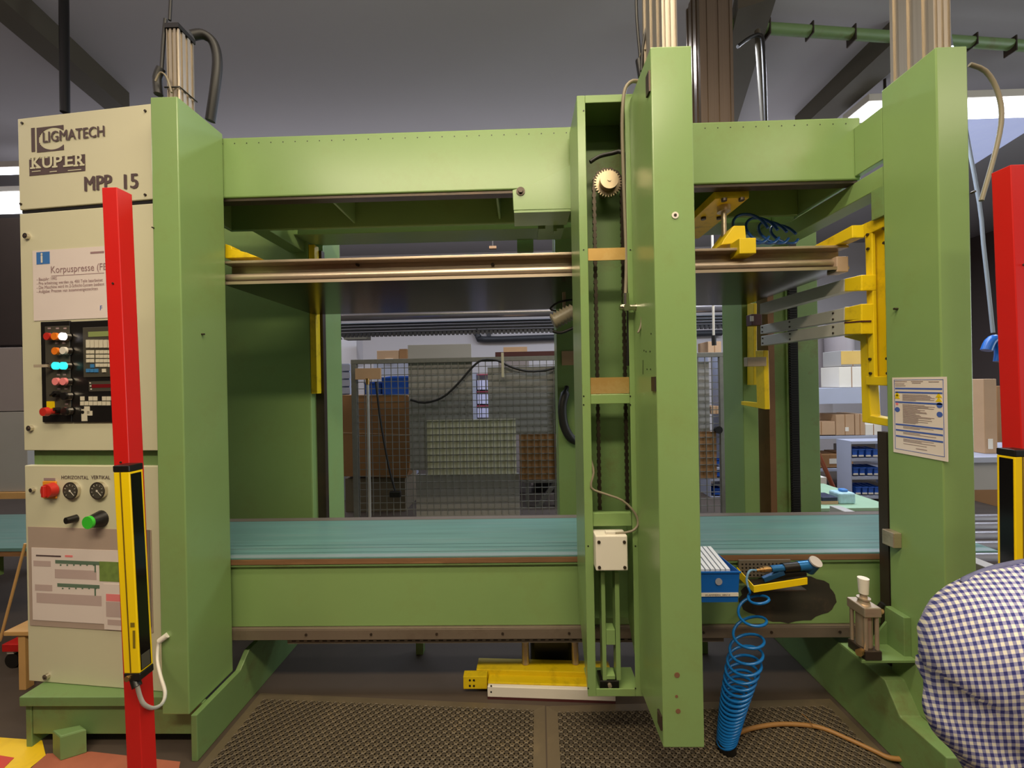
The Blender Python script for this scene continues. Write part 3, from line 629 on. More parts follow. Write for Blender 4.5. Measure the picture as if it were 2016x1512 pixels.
for (chn, u0, wpx, vb, srf) in (('K', 61, 20, 333, ((0, 9, 0), (11, 9, 0), (0, 9, 1), (11, 8, 1))), ('U', 82, 21, 331.5, ((0, 8, 1), (13, 8, 1))), ('P', 104, 20, 330.5, ((0, 10, 0), (0, 6, 1))), ('E', 126, 19, 329, ((0, 6, 0), (0, 6, 1))), ('R', 146, 20, 328, ((0, 9, 0), (12, 9, 0), (0, 6, 1)))):
    S0, Z0 = chit(u0, vb); nat = {'K': .60, 'U': .60, 'P': .50, 'E': .47, 'R': .58}[chn] * 0.072
    mb.text(chn, 0.072, cp(S0 + pxm * 1.5, Z0, 0.002), ex, ez, 1, bold=0.0014, cx=(wpx - 2) * pxm / nat)
    for (a, w_, topp) in srf:
        zz = Z0 - 0.001 if not topp else Z0 + 0.0455
        cbx(mb, S0 + a * pxm, S0 + (a + w_) * pxm, zz, zz + 0.007, 0.0015, 0.0027, 1)
for (a, b, vv) in ((63, 80, 337.5), (98, 112, 338), (134, 160, 335)): cpx(mb, a, vv - 1, b, vv + 0.6, 0.0012, 0.002, 1)
mb.build('badge', [INK, CREAM], tp)
mb = MB(); mb.text('MPP', 0.088, cp(*chit(166, 377), 0.001), ex, ez, smear=0.0034, cx=0.86); mb.build('type_lettering', INK, tp)
mb = MB(); mb.text('15', 0.088, cp(*chit(239, 373), 0.001), ex, ez, smear=0.0034, cx=0.98); mb.build('type_lettering', INK, tp)
for (u, v) in ((45, 243), (42, 402), (287, 219), (287, 384)):
    s, z = chit(u, v); s = min(max(s, 0.008), L - 0.008); dots('screw', [(cp(s, z, 0.0003), cp(s, z, 0.005), 0.005, 10)], DSTEEL, tp)
def lock(par, u, v):
    s, z = chit(u, v); lk = MB().cyl(cp(s, z, 0.0003), cp(s, z, 0.012), 0.012, 16).build('lock', CHROME, par)
    MB().cyl(cp(s, z, 0.0121), cp(s, z, 0.014), 0.005, 3).build('lock_core', DSTEEL, lk)
lock(dr, 56, 466); lock(dr, 63, 843); lock(ld, 95, 1330)
# push button panel
bpn = cpx(MB(), 86, 633, 143, 831, 0.0004, 0.008).build('button_panel', BLACK, cab, 0.002)
cpx(MB(), 91, 642, 139, 817, 0.0082, 0.0105).build('face_plate', GRAPH, bpn, 0.001)
def button(u, v, m, r=0.0155, h=0.022, ring=CHROME):
    # (u, v) is where the cap's front shows
    d1 = 0.0106 + h; s, z = chit(u, v, d1)
    k = MB().cyl(cp(s, z, 0.0106), cp(s, z, d1 - 0.008), r + 0.003, 20, r2=r + 0.002).build('push_button', ring, bpn)
    MB().cyl(cp(s, z, d1 - 0.0079), cp(s, z, d1), r, 20).build('cap', m, k, 0.002)
    return k
button(91, 662, BRED); button(106, 662, BORG); button(121, 662, LITW)
button(107, 691, BORG); button(123, 690, WHITE)
button(107, 720, LITC); button(122, 720, LITC)
button(108, 751, PINK); button(123, 751, PINK)
for (u, v) in ((124, 780), (125, 810)): button(u, v, BLACK)
s, z = chit(94, 720, 0.03)
ks = MB().cyl(cp(s, z, 0.0106), cp(s, z, 0.03), 0.012, 16).build('key_switch', CHROME, bpn)
MB().bar(cp(s, z, 0.031), cp(s - 0.03, z - 0.002, 0.055), 0.003, 0.012).build('key', STEEL, ks)
for (v, dv) in ((776, 0), (808, 0)):
    s, z = chit(111, v, 0.02); kn = MB().cyl(cp(s, z, 0.0106), cp(s, z, 0.028), 0.013, 16).build('selector_knob', BLACK, bpn)
    MB().bar(cp(s - 0.012, z - 0.006, 0.032), cp(s + 0.012, z + 0.006, 0.032), 0.007, 0.006, nn).build('pointer', BLACK, kn)
cpx(MB(), 93, 790, 108, 806, 0.0106, 0.013).build('yellow_tag', YELCLEAN, bpn)
s, z = chit(84, 811, 0.06); s2, z2 = chit(97, 809, 0.0106)
es = MB().cyl(cp(s, z, 0.0106), cp(s, z, 0.045), 0.012, 16).build('emergency_stop', BRED, bpn)
MB().cyl(cp(s, z, 0.045), cp(s, z, 0.06), 0.019, 20, r2=0.017).build('mushroom_cap', BRED, es, 0.003)
for (v, us) in ((647, (97, 113, 128)), (676, (112, 126)), (738, (115, 127)), (766, (116, 130)), (796, (131,))):
    for u in us: cpx(MB(), u - 3, v - 2, u + 3, v + 1, 0.0106, 0.0109).build('button_legend', INKL, bpn)
# operator terminal
ot = cpx(MB(), 144, 631, 262, 831, 0.0004, 0.007).build('operator_terminal', BLACK, cab, 0.002)
kp = cpx(MB(), 165, 643, 258, 742, 0.0072, 0.010).build('keypad', GRAPH, ot, 0.002)
cpx(MB(), 174, 652, 245, 662, 0.0102, 0.0112).build('display', LCD, kp)
mb = MB()
for k in range(6): cpx(mb, 170.5 + k * 8.6, 669, 177.5 + k * 8.6, 684.5, 0.0102, 0.013)
for r_ in range(3):
    for k in range(2): cpx(mb, 171 + k * 8, 689.5 + r_ * 8.7, 177.8 + k * 8, 696.2 + r_ * 8.7, 0.0102, 0.013)
for r_ in range(4):
    for k in range(4): cpx(mb, 189.5 + k * 8, 689.5 + r_ * 8.7, 196.3 + k * 8, 696.2 + r_ * 8.7, 0.0102, 0.013)
cpx(mb, 202, 726, 209, 733, 0.0102, 0.013)
mb.build('cream_keys', KEY, kp)
mb = MB(); cpx(mb, 179, 717, 186, 724, 0.0102, 0.013)
for k in range(3): cpx(mb, 170.5 + k * 8.2, 726, 177.5 + k * 8.2, 733, 0.0102, 0.013)
mb.build('blue_keys', KEYB, kp)
mt = cpx(MB(), 176, 750, 250, 770, 0.0072, 0.009).build('meter', GRAPH, ot)
cpx(MB(), 181, 756, 245, 763, 0.0092, 0.0098).build('red_window', mat('red_window_glass', (110, 20, 26), 0.2), mt)
mb = MB()
for k in range(3): cpx(mb, 176 + k * 1, 753 + k * 6, 179 + k, 755 + k * 6, 0.0092, 0.0096)
mb.build('meter_marks', WHITE, mt)
mb = MB()
for u in (159, 175.5, 184.5, 202, 211): cpx(mb, u, 780.5, u + 7.5, 788.5, 0.0072, 0.0095)
for k in range(7): cpx(mb, 159 + k * 8.6, 790, 166 + k * 8.6, 798, 0.0072, 0.0095)
cpx(mb, 161, 800, 177, 815, 0.0072, 0.0085); cpx(mb, 161, 815, 172, 829, 0.0072, 0.0085); cpx(mb, 172, 809, 182, 818, 0.0072, 0.0085)
mb.build('label_tiles', KEY, ot)
mb = MB()
for v in (802, 811): s, z = chit(168, v); mb.cyl(cp(s, z, 0.0087), cp(s, z, 0.01), 0.007, 12)
mb.build('jack', BLACK, ot)
# lower door: main switch, gauges, knobs
sw = cpx(MB(), 87, 947, 113, 981, 0.0004, 0.006).build('main_switch', mat('orange_plate', (232, 150, 40), 0.4), ld, 0.002)
s, z = chit(90, 967, 0.03); MB().cyl(cp(s, z, 0.0062), cp(s, z, 0.03), 0.031, 24, r2=0.028).build('rotary_knob', BRED, sw, 0.003)
MB().bar(cp(s, z - 0.024, 0.036), cp(s, z + 0.024, 0.036), 0.013, 0.013, nn).build('grip', BRED, sw, 0.003)
cpx(MB(), 87, 941, 109, 946, 0.0004, 0.002).build('switch_label', INKL, ld)
for (u, nm) in ((145, 'HORIZONTAL'), (198, 'VERTIKAL')):
    s, z = chit(u, 965); g = MB().cyl(cp(s, z, 0.0004), cp(s, z, 0.012), 0.037, 32).build('pressure_gauge', CHROME, ld, 0.002)
    f_ = MB().cyl(cp(s, z, 0.0121), cp(s, z, 0.0128), 0.031, 32).build('dial', GRAPH, g)
    mb = MB()
    for k in range(9):
        a = math.radians(225 - k * 33.75); mb.bar(cp(s + 0.022 * math.cos(a), z + 0.022 * math.sin(a), 0.0134), cp(s + 0.028 * math.cos(a), z + 0.028 * math.sin(a), 0.0134), 0.0012, 0.0006, nn)
    mb.bar(cp(s - 0.004, z + 0.004, 0.0134), cp(s + 0.016, z - 0.016, 0.0134), 0.002, 0.0006, nn); mb.cyl(cp(s, z, 0.013), cp(s, z, 0.0145), 0.004, 10)
    mb.build('needle', WHITE, g)
    s, z = chit(121 if u < 150 else 180, 943); MB().text(nm, 0.0215, cp(s, z, 0.0005), ex, ez, cx=0.98, bold=0.0003).build('gauge_lettering', INK, ld)
s, z = chit(151, 1020, 0.0); MB().cyl(cp(s, z, 0.0004), cp(s - 0.005, z, 0.034), 0.016, 16, r2=0.014).build('joystick_knob', BLACK, ld, 0.003)
s, z = chit(200, 1021, 0.0); k = MB().cyl(cp(s, z, 0.0004), cp(s, z, 0.04), 0.036, 20, r2=0.025).build('push_button_housing', BLACK, ld, 0.003)
MB().cyl(cp(s, z, 0.0401), cp(s, z, 0.05), 0.026, 20).build('cap', BGRN, k, 0.003)
s, z = chit(67, 964); MB().cyl(cp(s, z, 0.0004), cp(s, z, 0.012), 0.009, 12).build('lock', CHROME, ld)
# papers stuck on the cabinet
nt_ = thing('laminated_notice', cp(0.2, 1.6, 0.002), 'laminated white notice with blue info square above the button panel', 'notice')
sh = cpx(MB(), 66, 488, 250, 628, 0.0008, 0.0022).build('sheet', mat('laminated_paper', (226, 212, 206), 0.18, var=0.03), nt_)
mb = MB(); cpx(mb, 72, 496, 98, 520, 0.0024, 0.003); mb.build('info_square', mat('info_blue', (70, 120, 186), 0.2), nt_)
mb = MB(); mb.text('i', 0.06, cp(*chit(82, 517), 0.0034), ex, ez, bold=0.002); mb.build('info_letter', WHITE, nt_)
mb = MB(); mb.text('Korpuspresse (FB', 0.042, cp(*chit(101, 538), 0.0026), ex, ez, cx=0.92)
cpx(mb, 101, 540, 205, 541, 0.0024, 0.0028)
for (v, tx) in ((553.5, '- Baujahr: 1995'), (561.5, '- Pro arbeitstag werden ca. 400 Teile bearbeitet'), (569.5, '- Die Maschine wird im 2-Schicht-System bedient'), (577.5, '- Aufgabe: Pressen von zusammengesteckten')):
    mb.text(tx, 0.0195, cp(*chit(74, v), 0.0026), ex, ez, cx=0.86)
cpx(mb, 178, 495, 205, 499, 0.0024, 0.0028)
mb.build('lettering', mat('notice_ink', (150, 120, 122), 0.5), nt_)
MB().text('F', 0.028, cp(*chit(198, 611), 0.0026), ex, ez).build('blue_letter', PAPERB, nt_)
pk = thing('document_pocket', cp(0.3, 0.7, 0.002), 'smoky grey document pocket taped on the lower cabinet door', 'document pocket')
cpx(MB(), 58, 1040, 300, 1238, 0.0006, 0.0026).build('pocket', FILM, pk)
cpx(MB(), 291, 1043, 297, 1234, 0.0028, 0.005).build('clip_rail', mat('grey_clip', (128, 118, 108), 0.5), pk)
pp = thing('maintenance_sheet', cp(0.2, 0.7, 0.003), 'white printed sheet with green bar charts in the document pocket', 'paper sheet')
cpx(MB(), 64, 1081, 240, 1225, 0.0030, 0.0042).build('sheet', PAPER, pp)
mb = MB()
for (u0, u1, v) in ((109, 196, 1107), (113, 196, 1153)):
    cpx(mb, u0, v - 3, u1, v + 4, 0.0044, 0.0048)
    for k in range(6): cpx(mb, u0 + 9 + k * 13, v + 4, u0 + 12 + k * 13, v + 7, 0.0044, 0.0048)
    cpx(mb, u1 - 10, v + 4, u1 - 7, v + 20, 0.0044, 0.0048)
mb.build('green_bars', PAPERG, pp)
mb = MB(); cpx(mb, 66, 1104, 100, 1115, 0.0044, 0.0047); cpx(mb, 69, 1151, 103, 1163, 0.0044, 0.0047); cpx(mb, 72, 1170, 200, 1190, 0.0044, 0.0046); cpx(mb, 108, 1122, 190, 1140, 0.0044, 0.0046)
mb.build('grey_fields', PAPERS, pp)
cpx(MB(), 71, 1093, 120, 1096, 0.0044, 0.0048).build('heading', INK, pp)
cpx(MB(), 128, 1093, 143, 1097, 0.0044, 0.0048).build('red_heading', PINK, pp)
cpx(MB(), 196, 1106, 240, 1145, 0.0044, 0.005).build('green_picture', mat('picture_green', (116, 140, 70), 0.5, var=0.4, scale=40), pp)
n2 = thing('small_note', cp(0.45, 0.7, 0.005), 'small note with pink block overlapping the printed sheet corner', 'note')
cpx(MB(), 205, 1150, 245, 1240, 0.0052, 0.0062).build('sheet', PAPER, n2)
mb = MB(); cpx(mb, 209, 1170, 245, 1184, 0.0064, 0.0068); mb.build('pink_block', PINK, n2)
mb = MB(); cpx(mb, 209, 1185, 245, 1215, 0.0064, 0.0068); cpx(mb, 212, 1220, 240, 1231, 0.0064, 0.0068); mb.build('grey_block', PAPERS, n2)
# ------------------------------------------------------------------ guard posts and light curtains
def guard(side):
    if side == 'l':
        t = thing('guard_post', at(252, 1512, 1.15) * 1.0, 'red square guard post in front of the cream control cabinet', 'guard post', 'red guard posts')
        a, b = at(200, 369, 1.15), at(250, 1512, 1.15); wd = 0.047
        dirv = (b - a).normalized(); bot = b + dirv * (b.z / -dirv.z) ; s_ = 1
    else:
        t = thing('guard_post', (1.5, 1.17, 0), 'red square guard post at the right edge beside the green column', 'guard post', 'red guard posts')
        a, b = at(1990, 324, 1.15), at(2012, 884, 1.15); wd = 0.047
        dirv = (b - a).normalized(); bot = b + dirv * (b.z / -dirv.z)
    t.location = (bot.x, 1.17, 0)
    q = [V((bot.x, 1.15, 0)), V((bot.x + wd, 1.15, 0)), V((bot.x + wd, 1.197, 0)), V((bot.x, 1.197, 0))]
    d = V((a.x - bot.x, 0, a.z)); 
    MB().hexa([*q, *[p + d for p in q]]).build('tube', RED, t, 0.002)
    BX(bot.x - 0.04, bot.x + wd + 0.04, 1.11, 1.24, 0.0, 0.008).build('foot_plate', RED, t, 0.001)
    for fz in (0.44, 0.6, 0.86): p = V((bot.x, 1.1495, 0)) + d * fz; dots('screw', [(p + V((wd / 2, 0, 0)), p + V((wd / 2, -0.002, 0)), 0.003, 8)], DSTEEL, t)
    return bot, d
lbot, ld_ = guard('l'); rbot, rd_ = guard('r')
def curtain(bx, dx, zt, zb, sgn, label, text):
    # housing standing next to the post; sgn +1: window faces +x
    t = thing('light_curtain', (bx, 1.12, zb), label, 'light curtain', 'yellow light curtains')
    def sl(x, z): return x + dx * z
    wd, y0, y1 = 0.047, 1.105, 1.147
    def slab(x0_, x1_, ya, yb, z0, z1): return MB().hexa([(sl(x0_, z0), ya, z0), (sl(x1_, z0), ya, z0), (sl(x1_, z0), yb, z0), (sl(x0_, z0), yb, z0), (sl(x0_, z1), ya, z1), (sl(x1_, z1), ya, z1), (sl(x1_, z1), yb, z1), (sl(x0_, z1), yb, z1)])
    slab(bx, bx + wd, y0, y1, zb, zt).build('housing', YELCLEAN, t, 0.002)
    gx = bx + wd * 0.40
    slab(gx, gx + 0.004, y0 - 0.0006, y0 - 0.0001, zb, zt).build('groove', mat('groove_shadow_yellow', (110, 84, 10), 0.5), t)
    wx = bx + wd + 0.0003 if sgn > 0 else bx - 0.0013
    slab(wx, wx + 0.001, y0 + 0.004, y1 - 0.007, zb + 0.006, zt - 0.006).build('window', BLACKG, t)
    slab(bx - 0.001, bx + wd + 0.001, y0 - 0.001, y1 + 0.001, zt + 0.0003, zt + 0.02).build('end_cap', BLACK, t, 0.003)
    slab(bx - 0.001, bx + wd + 0.001, y0 - 0.001, y1 + 0.001, zb - 0.022, zb - 0.0003).build('end_cap', BLACK, t, 0.003)
    p = V((sl(bx + wd * 0.3, zb - 0.01), y0 - 0.0012, zb - 0.012)); MB().cyl(p, p - V((0, 0.006, 0)), 0.008, 12).build('screw', BRASSF, t)
    if text:
        mb = MB(); z = zb + 0.075
        o = V((sl(bx + wd * 0.66, z), y0 - 0.0008, z + 0.055)); mb.box(o.x + 0.001, o.x + 0.008, y0 - 0.0011, y0 - 0.0004, z + 0.0, z + 0.052)
        fbm = V((sl(bx + wd * 0.55, z), 0, z)); mb.box(fbm.x, fbm.x + 0.012, y0 - 0.0011, y0 - 0.0004, z + 0.062, z + 0.075)
        mb.build('maker_mark', mat('faded_mark', (120, 100, 20), 0.5), t)
        zz = zb + 0.05; slab(wx + 0.0011, wx + 0.0016, y0 + 0.006, y1 - 0.01, zb + 0.008, zz).build('window_label', GRAPH, t)
    slab(bx + (-0.02 if sgn > 0 else wd * 0.5), bx + (wd * 0.5 if sgn > 0 else wd + 0.02), y1 + 0.0005, 1.1495, zb + 0.1, zb + 0.14).build('mount_clip', DSTEEL, t)
    return t
zt, zb = at(240, 930, 1.105).z, at(258, 1326, 1.105).z
ldx = (at(223, 930, 1.105).x - at(244, 1326, 1.105).x) / (zt - zb); lbx = at(244, 1326, 1.105).x - ldx * zb
curtain(lbx, ldx, zt, zb, 1, 'yellow light curtain housing on the left red post by the cabinet', True)
zt2 = at(2003, 900, 1.105).z; rbx = at(2001, 1000, 1.105).x - 0.01 * at(2001, 1000, 1.105).z
curtain(rbx, 0.008, zt2, zt2 - 0.62, -1, 'yellow light curtain at the right edge above the checked shirt', False)
pg = at(268, 1340, 1.11)
wc = thing('sensor_cable', pg, 'white cable looping from the left light curtain to the green column', 'cable')
MB().tube([at(270, 1350, 1.11), at(276, 1372, 1.13), at(285, 1388, 1.15), at(303, 1394, 1.2), at(320, 1384, 1.28), at(325, 1362, 1.36), at(316, 1330, 1.43), at(310, 1300, 1.47), at(312, 1268, 1.49), at(320, 1256, 1.495)], 0.0055, 8, smooth=4).build('lead', WHITE, wc)
MB().tube([at(314, 1262, 1.49), at(330, 1250, 1.497)], 0.011, 10).build('plug', WHITE, wc)
MB().cyl(at(264, 1330, 1.12), at(270, 1352, 1.11), 0.012, 12).build('elbow_connector', BLACK, wc)
# ------------------------------------------------------------------ instruction sheet on right column
ps = thing('instruction_sheet', atx(1812, 830, 1.497), 'white safety instruction sheet with blue bars on the right column', 'sign')
pa = [atx(1757, 743, 1.4968), atx(1863, 742, 1.4968), atx(1867, 908, 1.4968), atx(1760, 891, 1.4968)]
y_b, y_f = max(p.y for p in pa), min(p.y for p in pa)
zT = (pa[0].z + pa[1].z) / 2; zB = (pa[2].z + pa[3].z) / 2
BX(1.4955, 1.4972, y_f, y_b, zB, zT).build('sheet', PAPER, ps)
def pr(mb, a0, a1, b0, b1, d=0.0006):  # a: 0 left(back) .. 1 right(front); b: 0 top .. 1 bottom
    ya, yb = y_b + (y_f - y_b) * a0, y_b + (y_f - y_b) * a1
    mb.box(1.4954 - d, 1.4954, yb, ya, zT + (zB - zT) * b1, zT + (zB - zT) * b0)
mb = MB()
for b in (0.135, 0.185, 0.315, 0.61, 0.685, 0.765): pr(mb, 0.06, 0.93, b, b + 0.02)
mb.build('blue_bars', PAPERB, ps)
mb = MB()
for (a0, a1, b0, b1) in ((0.04, 0.95, 0.03, 0.035), (0.04, 0.95, 0.945, 0.95), (0.04, 0.047, 0.03, 0.95), (0.943, 0.95, 0.03, 0.95)): pr(mb, a0, a1, b0, b1)
mb.build('border', PAPERB, ps)
mb = MB(); random.seed(5)
for b in list(x * 0.0125 + 0.22 for x in range(7)) + list(x * 0.0125 + 0.35 for x in range(20)) + [0.64, 0.655, 0.715, 0.73, 0.8, 0.815, 0.83, 0.86]:
    pr(mb, 0.21, random.uniform(0.45, 0.82), b, b + 0.006)
for (a0, a1, b) in ((0.05, 0.3, 0.05), (0.38, 0.6, 0.05), (0.7, 0.88, 0.055), (0.05, 0.25, 0.08), (0.4, 0.56, 0.07), (0.06, 0.27, 0.105), (0.45, 0.65, 0.9)): pr(mb, a0, a1, b, b + 0.008)
mb.build('print_lines', INKL, ps)
mb = MB()
for (a, b) in ((0.1, 0.215), (0.1, 0.25), (0.87, 0.22), (0.87, 0.27)):
    yc = y_b + (y_f - y_b) * a; z_ = zT + (zB - zT) * b; mb.prism([(1.4954, yc + 0.011, z_ - 0.009), (1.4954, yc - 0.011, z_ - 0.009), (1.4954, yc, z_ + 0.009)], (-0.0006, 0, 0))
mb.build('warning_triangles', YELLOW, ps)
mb = MB(); pr(mb, 0.07, 0.12, 0.335, 0.365); mb.build('red_mark', PINK, ps)
mb = MB()
for (a, b) in ((0.1, 0.425), (0.88, 0.34), (0.88, 0.45)):
    yc = y_b + (y_f - y_b) * a; z_ = zT + (zB - zT) * b; mb.cyl((1.4954, yc, z_), (1.4948, yc, z_), 0.010, 14)
mb.build('mandatory_discs', PAPERB, ps)
# ------------------------------------------------------------------ blue bin with booklets, air gun, holder, coiled hose
bn = thing('storage_bin', at(1412, 1180, 1.66), 'blue open-fronted bin of booklets hung on the lower beam', 'bin')
def bin_shell(mb, x0, x1, yf, yb, z0, zf, zb_, th=0.003, taper=0.008):
    mb.hexa([(x0 + taper, yf, z0), (x1 - taper, yf, z0), (x1 - taper, yf + th, z0), (x0 + taper, yf + th, z0), (x0, yf - 0.004, zf), (x1, yf - 0.004, zf), (x1, yf - 0.004 + th, zf), (x0, yf - 0.004 + th, zf)])
    mb.box(x0 + taper, x1 - taper, yf, yb, z0, z0 + th)
    mb.hexa([(x0 + taper, yb - th, z0), (x1 - taper, yb - th, z0), (x1 - taper, yb, z0), (x0 + taper, yb, z0), (x0, yb - th, zb_), (x1, yb - th, zb_), (x1, yb, zb_), (x0, yb, zb_)])
    for (a, s_) in ((x0, 1), (x1, -1)):
        mb.hexa([(a + s_ * taper, yf, z0), (a + s_ * (taper + th), yf, z0), (a + s_ * (taper + th), yb, z0), (a + s_ * taper, yb, z0), (a, yf - 0.004, zf), (a + s_ * th, yf - 0.004, zf), (a + s_ * th, yb, zb_), (a, yb, zb_)])
    return mb
bx0, bx1 = at(1372, 1140, 1.565).x, at(1456, 1140, 1.565).x; bz0_ = at(1415, 1186, 1.565).z; bzf = at(1415, 1124, 1.565).z
bzb = at(1430, 1090, 1.735).z
bin_shell(MB(), bx0, bx1, 1.565, 1.735, bz0_, bzf, bzb).build('shell', BLUE, bn, 0.0015)
mb = MB(); mb.box(bx0 - 0.003, bx1 + 0.003, 1.556, 1.5607, bzf - 0.006, bzf + 0.001); mb.build('rim', BLUE, bn, 0.001)
p = at(1415, 1145, 1.5605); MB().cyl(p, p - V((0, 0.0015, 0)), 0.014, 20).build('round_sticker', mat('grey_sticker', (150, 150, 160), 0.4), bn)
lb_ = MB(); lb_.box(bx0 + 0.01, bx1 - 0.008, 1.560, 1.5622, at(1415, 1173, 1.565).z, at(1415, 1166, 1.565).z)
lb_.build('label_strip', WHITE, bn)
MB().text('KLAMMERN_380/14', 0.0115, V((bx0 + 0.03, 1.5596, at(1415, 1172, 1.565).z)), V((1, 0, 0)), V((0, 0, 1)), cx=1.0).build('label_lettering', INK, bn)
BKM = mat('booklet_white', (214, 218, 226), 0.4, var=0.02)
for k in range(6):
    x = bx0 + 0.016 + k * 0.0205; g = MB(); wd_ = 0.015
    g.hexa([(x, 1.572, bz0_ + 0.0035), (x + wd_, 1.572, bz0_ + 0.0035), (x + wd_, 1.728, bz0_ + 0.0035), (x, 1.728, bz0_ + 0.0035), (x + 0.003, 1.572, bzf + 0.004), (x + 0.003 + wd_, 1.572, bzf + 0.004), (x + 0.003 + wd_, 1.728, bzf + 0.03), (x + 0.003, 1.728, bzf + 0.03)])
    o = g.build('booklet', BKM)
    tag(o, 'white booklet standing in the blue bin, one of a leaning row', 'booklet', 'white booklets in the blue bin')
ho = thing('tool_holder', at(1530, 1150, 1.7), 'perforated yellow tray holding the air gun on the lower beam', 'holder')
p0, p1 = at(1484, 1160, 1.62), at(1590, 1145, 1.62)
mb = MB(); mb.hexa([(p0.x, 1.62, p0.z - 0.015), (p1.x, 1.62, p1.z - 0.012), (p1.x, 1.625, p1.z - 0.012), (p0.x, 1.625, p0.z - 0.015), (p0.x, 1.62, p0.z + 0.013), (p1.x, 1.62, p1.z + 0.016), (p1.x, 1.625, p1.z + 0.016), (p0.x, 1.625, p0.z + 0.013)])
mb.hexa([(p0.x, 1.6255, p0.z - 0.015), (p0.x + 0.004, 1.6255, p0.z - 0.015), (p0.x - 0.006, 1.728, p0.z + 0.0), (p0.x - 0.01, 1.728, p0.z), (p0.x, 1.6255, p0.z + 0.013), (p0.x + 0.004, 1.6255, p0.z + 0.013), (p0.x - 0.006, 1.728, p0.z + 0.04), (p0.x - 0.01, 1.728, p0.z + 0.04)])
mb.build('tray_edge', YELCLEAN, ho, 0.001)
bk = BX(p0.x - 0.005, p1.x, 1.718, 1.7265, p0.z - 0.0, p0.z + 0.075).build('perforated_back', mat('dirty_steel', (120, 110, 96), 0.5, 0.4), ho)
mb = MB()
for r_ in range(4):
    for k in range(14): mb.cyl((p0.x + 0.01 + k * 0.0165, 1.7175, p0.z + 0.01 + r_ * 0.016), (p0.x + 0.01 + k * 0.0165, 1.7169, p0.z + 0.01 + r_ * 0.016), 0.004, 6)
mb.build('hole_pattern', BLACK, bk)
BX(p0.x, p1.x, 1.6255, 1.7175, p0.z - 0.012, p0.z - 0.008).build('tray_floor', DSTEEL, ho)
ag = thing('air_gun', at(1540, 1125, 1.66), 'blue and black pneumatic stapler lying in the yellow holder', 'air tool')
a, b = at(1518, 1120, 1.66), at(1598, 1112, 1.65)
dv = (b - a).normalized()
MB().cyl(a, a + dv * 0.05, 0.014, 14).build('valve_body', mat('blue_metal', (40, 104, 160), 0.25, 0.4), ag)
MB().cyl(a + dv * 0.05, a + dv * 0.11, 0.019, 16).build('grip', BLACK, ag, 0.003)
MB().cyl(a + dv * 0.11, a + dv * 0.165, 0.02, 16).build('barrel', mat('blue_metal2', (40, 110, 170), 0.22, 0.4), ag, 0.002)
c = a + dv * 0.17
mb = MB(); mb.cyl(c + V((-0.004, 0.02, -0.03)), c + V((0.0, -0.012, 0.016)), 0.023, 20); mb.build('cylinder_head', mat('blue_metal3', (44, 96, 140), 0.3, 0.3), ag, 0.003)
MB().cyl(c + V((0.0, -0.0125, 0.0165)), c + V((0.001, -0.017, 0.022)), 0.024, 24).build('end_cap', mat('satin_cap', (206, 196, 190), 0.35, 0.3), ag, 0.002)
MB().bar(a + V((-0.035, 0, -0.045)), a + dv * 0.05 + V((0, 0, -0.018)), 0.018, 0.02).build('magazine', mat('blue_metal4', (34, 80, 124), 0.35, 0.3), ag, 0.002)
MB().cyl(a - dv * 0.045, a - dv * 0.001, 0.010, 12).cyl(a - dv * 0.032, a - dv * 0.012, 0.014, 6).cyl(a - dv * 0.06, a - dv * 0.045, 0.007, 10).build('hose_coupling', BRASSF, ag)
MB().bar(a + V((0, 0, -0.03)), c + V((-0.03, 0, -0.035)), 0.015, 0.018).build('staple_rail', BLACK, ag, 0.002)
ch_ = thing('coiled_air_hose', at(1430, 1480, 1.60), 'blue coiled air hose hanging from the air gun to the mat', 'hose')
mb = MB()
lead = [a - dv * 0.06, at(1476, 1124, 1.64), at(1470, 1140, 1.63), at(1473, 1156, 1.62)]
mb.tube(lead, 0.0045, 8, smooth=4); mb.build('lead_sleeve', mat('grey_blue_sleeve', (110, 150, 180), 0.3), ch_)
# helix along an axis curve; turns get denser downwards
ax_pts = [at(1488, 1165, 1.62), at(1480, 1215, 1.62), at(1472, 1260, 1.62), at(1466, 1300, 1.61), at(1456, 1340, 1.6), at(1446, 1380, 1.58), at(1438, 1420, 1.56), at(1431, 1460, 1.54)]
def axis(t):
    f = t * (len(ax_pts) - 1); i = min(int(f), len(ax_pts) - 2); return ax_pts[i].lerp(ax_pts[i + 1], f - i)
turns = [(0.0, 0), (0.10, 1), (0.24, 2), (0.36, 3.1), (0.45, 4.3), (0.53, 5.7), (0.62, 7.7), (0.70, 10), (0.78, 12.6), (0.85, 15.5), (0.91, 18), (1.0, 23)]
def tn(t):
    for (a0, b0), (a1, b1) in zip(turns, turns[1:]):
        if t <= a1: return b0 + (b1 - b0) * (t - a0) / (a1 - a0)
    return turns[-1][1]
pts = []; N_ = 560
inv = []
tt_ = [i / 4000 for i in range(4001)]; th_ = [tn(t) for t in tt_]
j = 0
for k in range(N_):
    want = 23 * k / (N_ - 1)
    while j < 4000 and th_[j] < want: j += 1
    t = tt_[j]; p = axis(t); R_ = (0.05 + 0.03 * t if t < 0.45 else 0.0635 - 0.055 * (t - 0.45)) * min(1, 0.5 + t * 10); ang = 2 * math.pi * want + 2.6
    pts.append(p + V((R_ * math.cos(ang), R_ * math.sin(ang), 0.022 * math.cos(ang))))
mb = MB(); mb.tube(pts, 0.0056, 7, smooth=1); mb.build('coil', HOSEB, ch_)
MB().tube([lead[-1], pts[0].lerp(lead[-1], 0.5) + V((0, -0.01, 0)), pts[0]], 0.0045, 7).build('top_lead', HOSEB, ch_)
e = axis(1.0); MB().cyl(e + V((0, 0, -0.002)), (e.x, e.y, 0.0155), 0.034, 18).build('end_fitting', BLACK, ch_, 0.004)
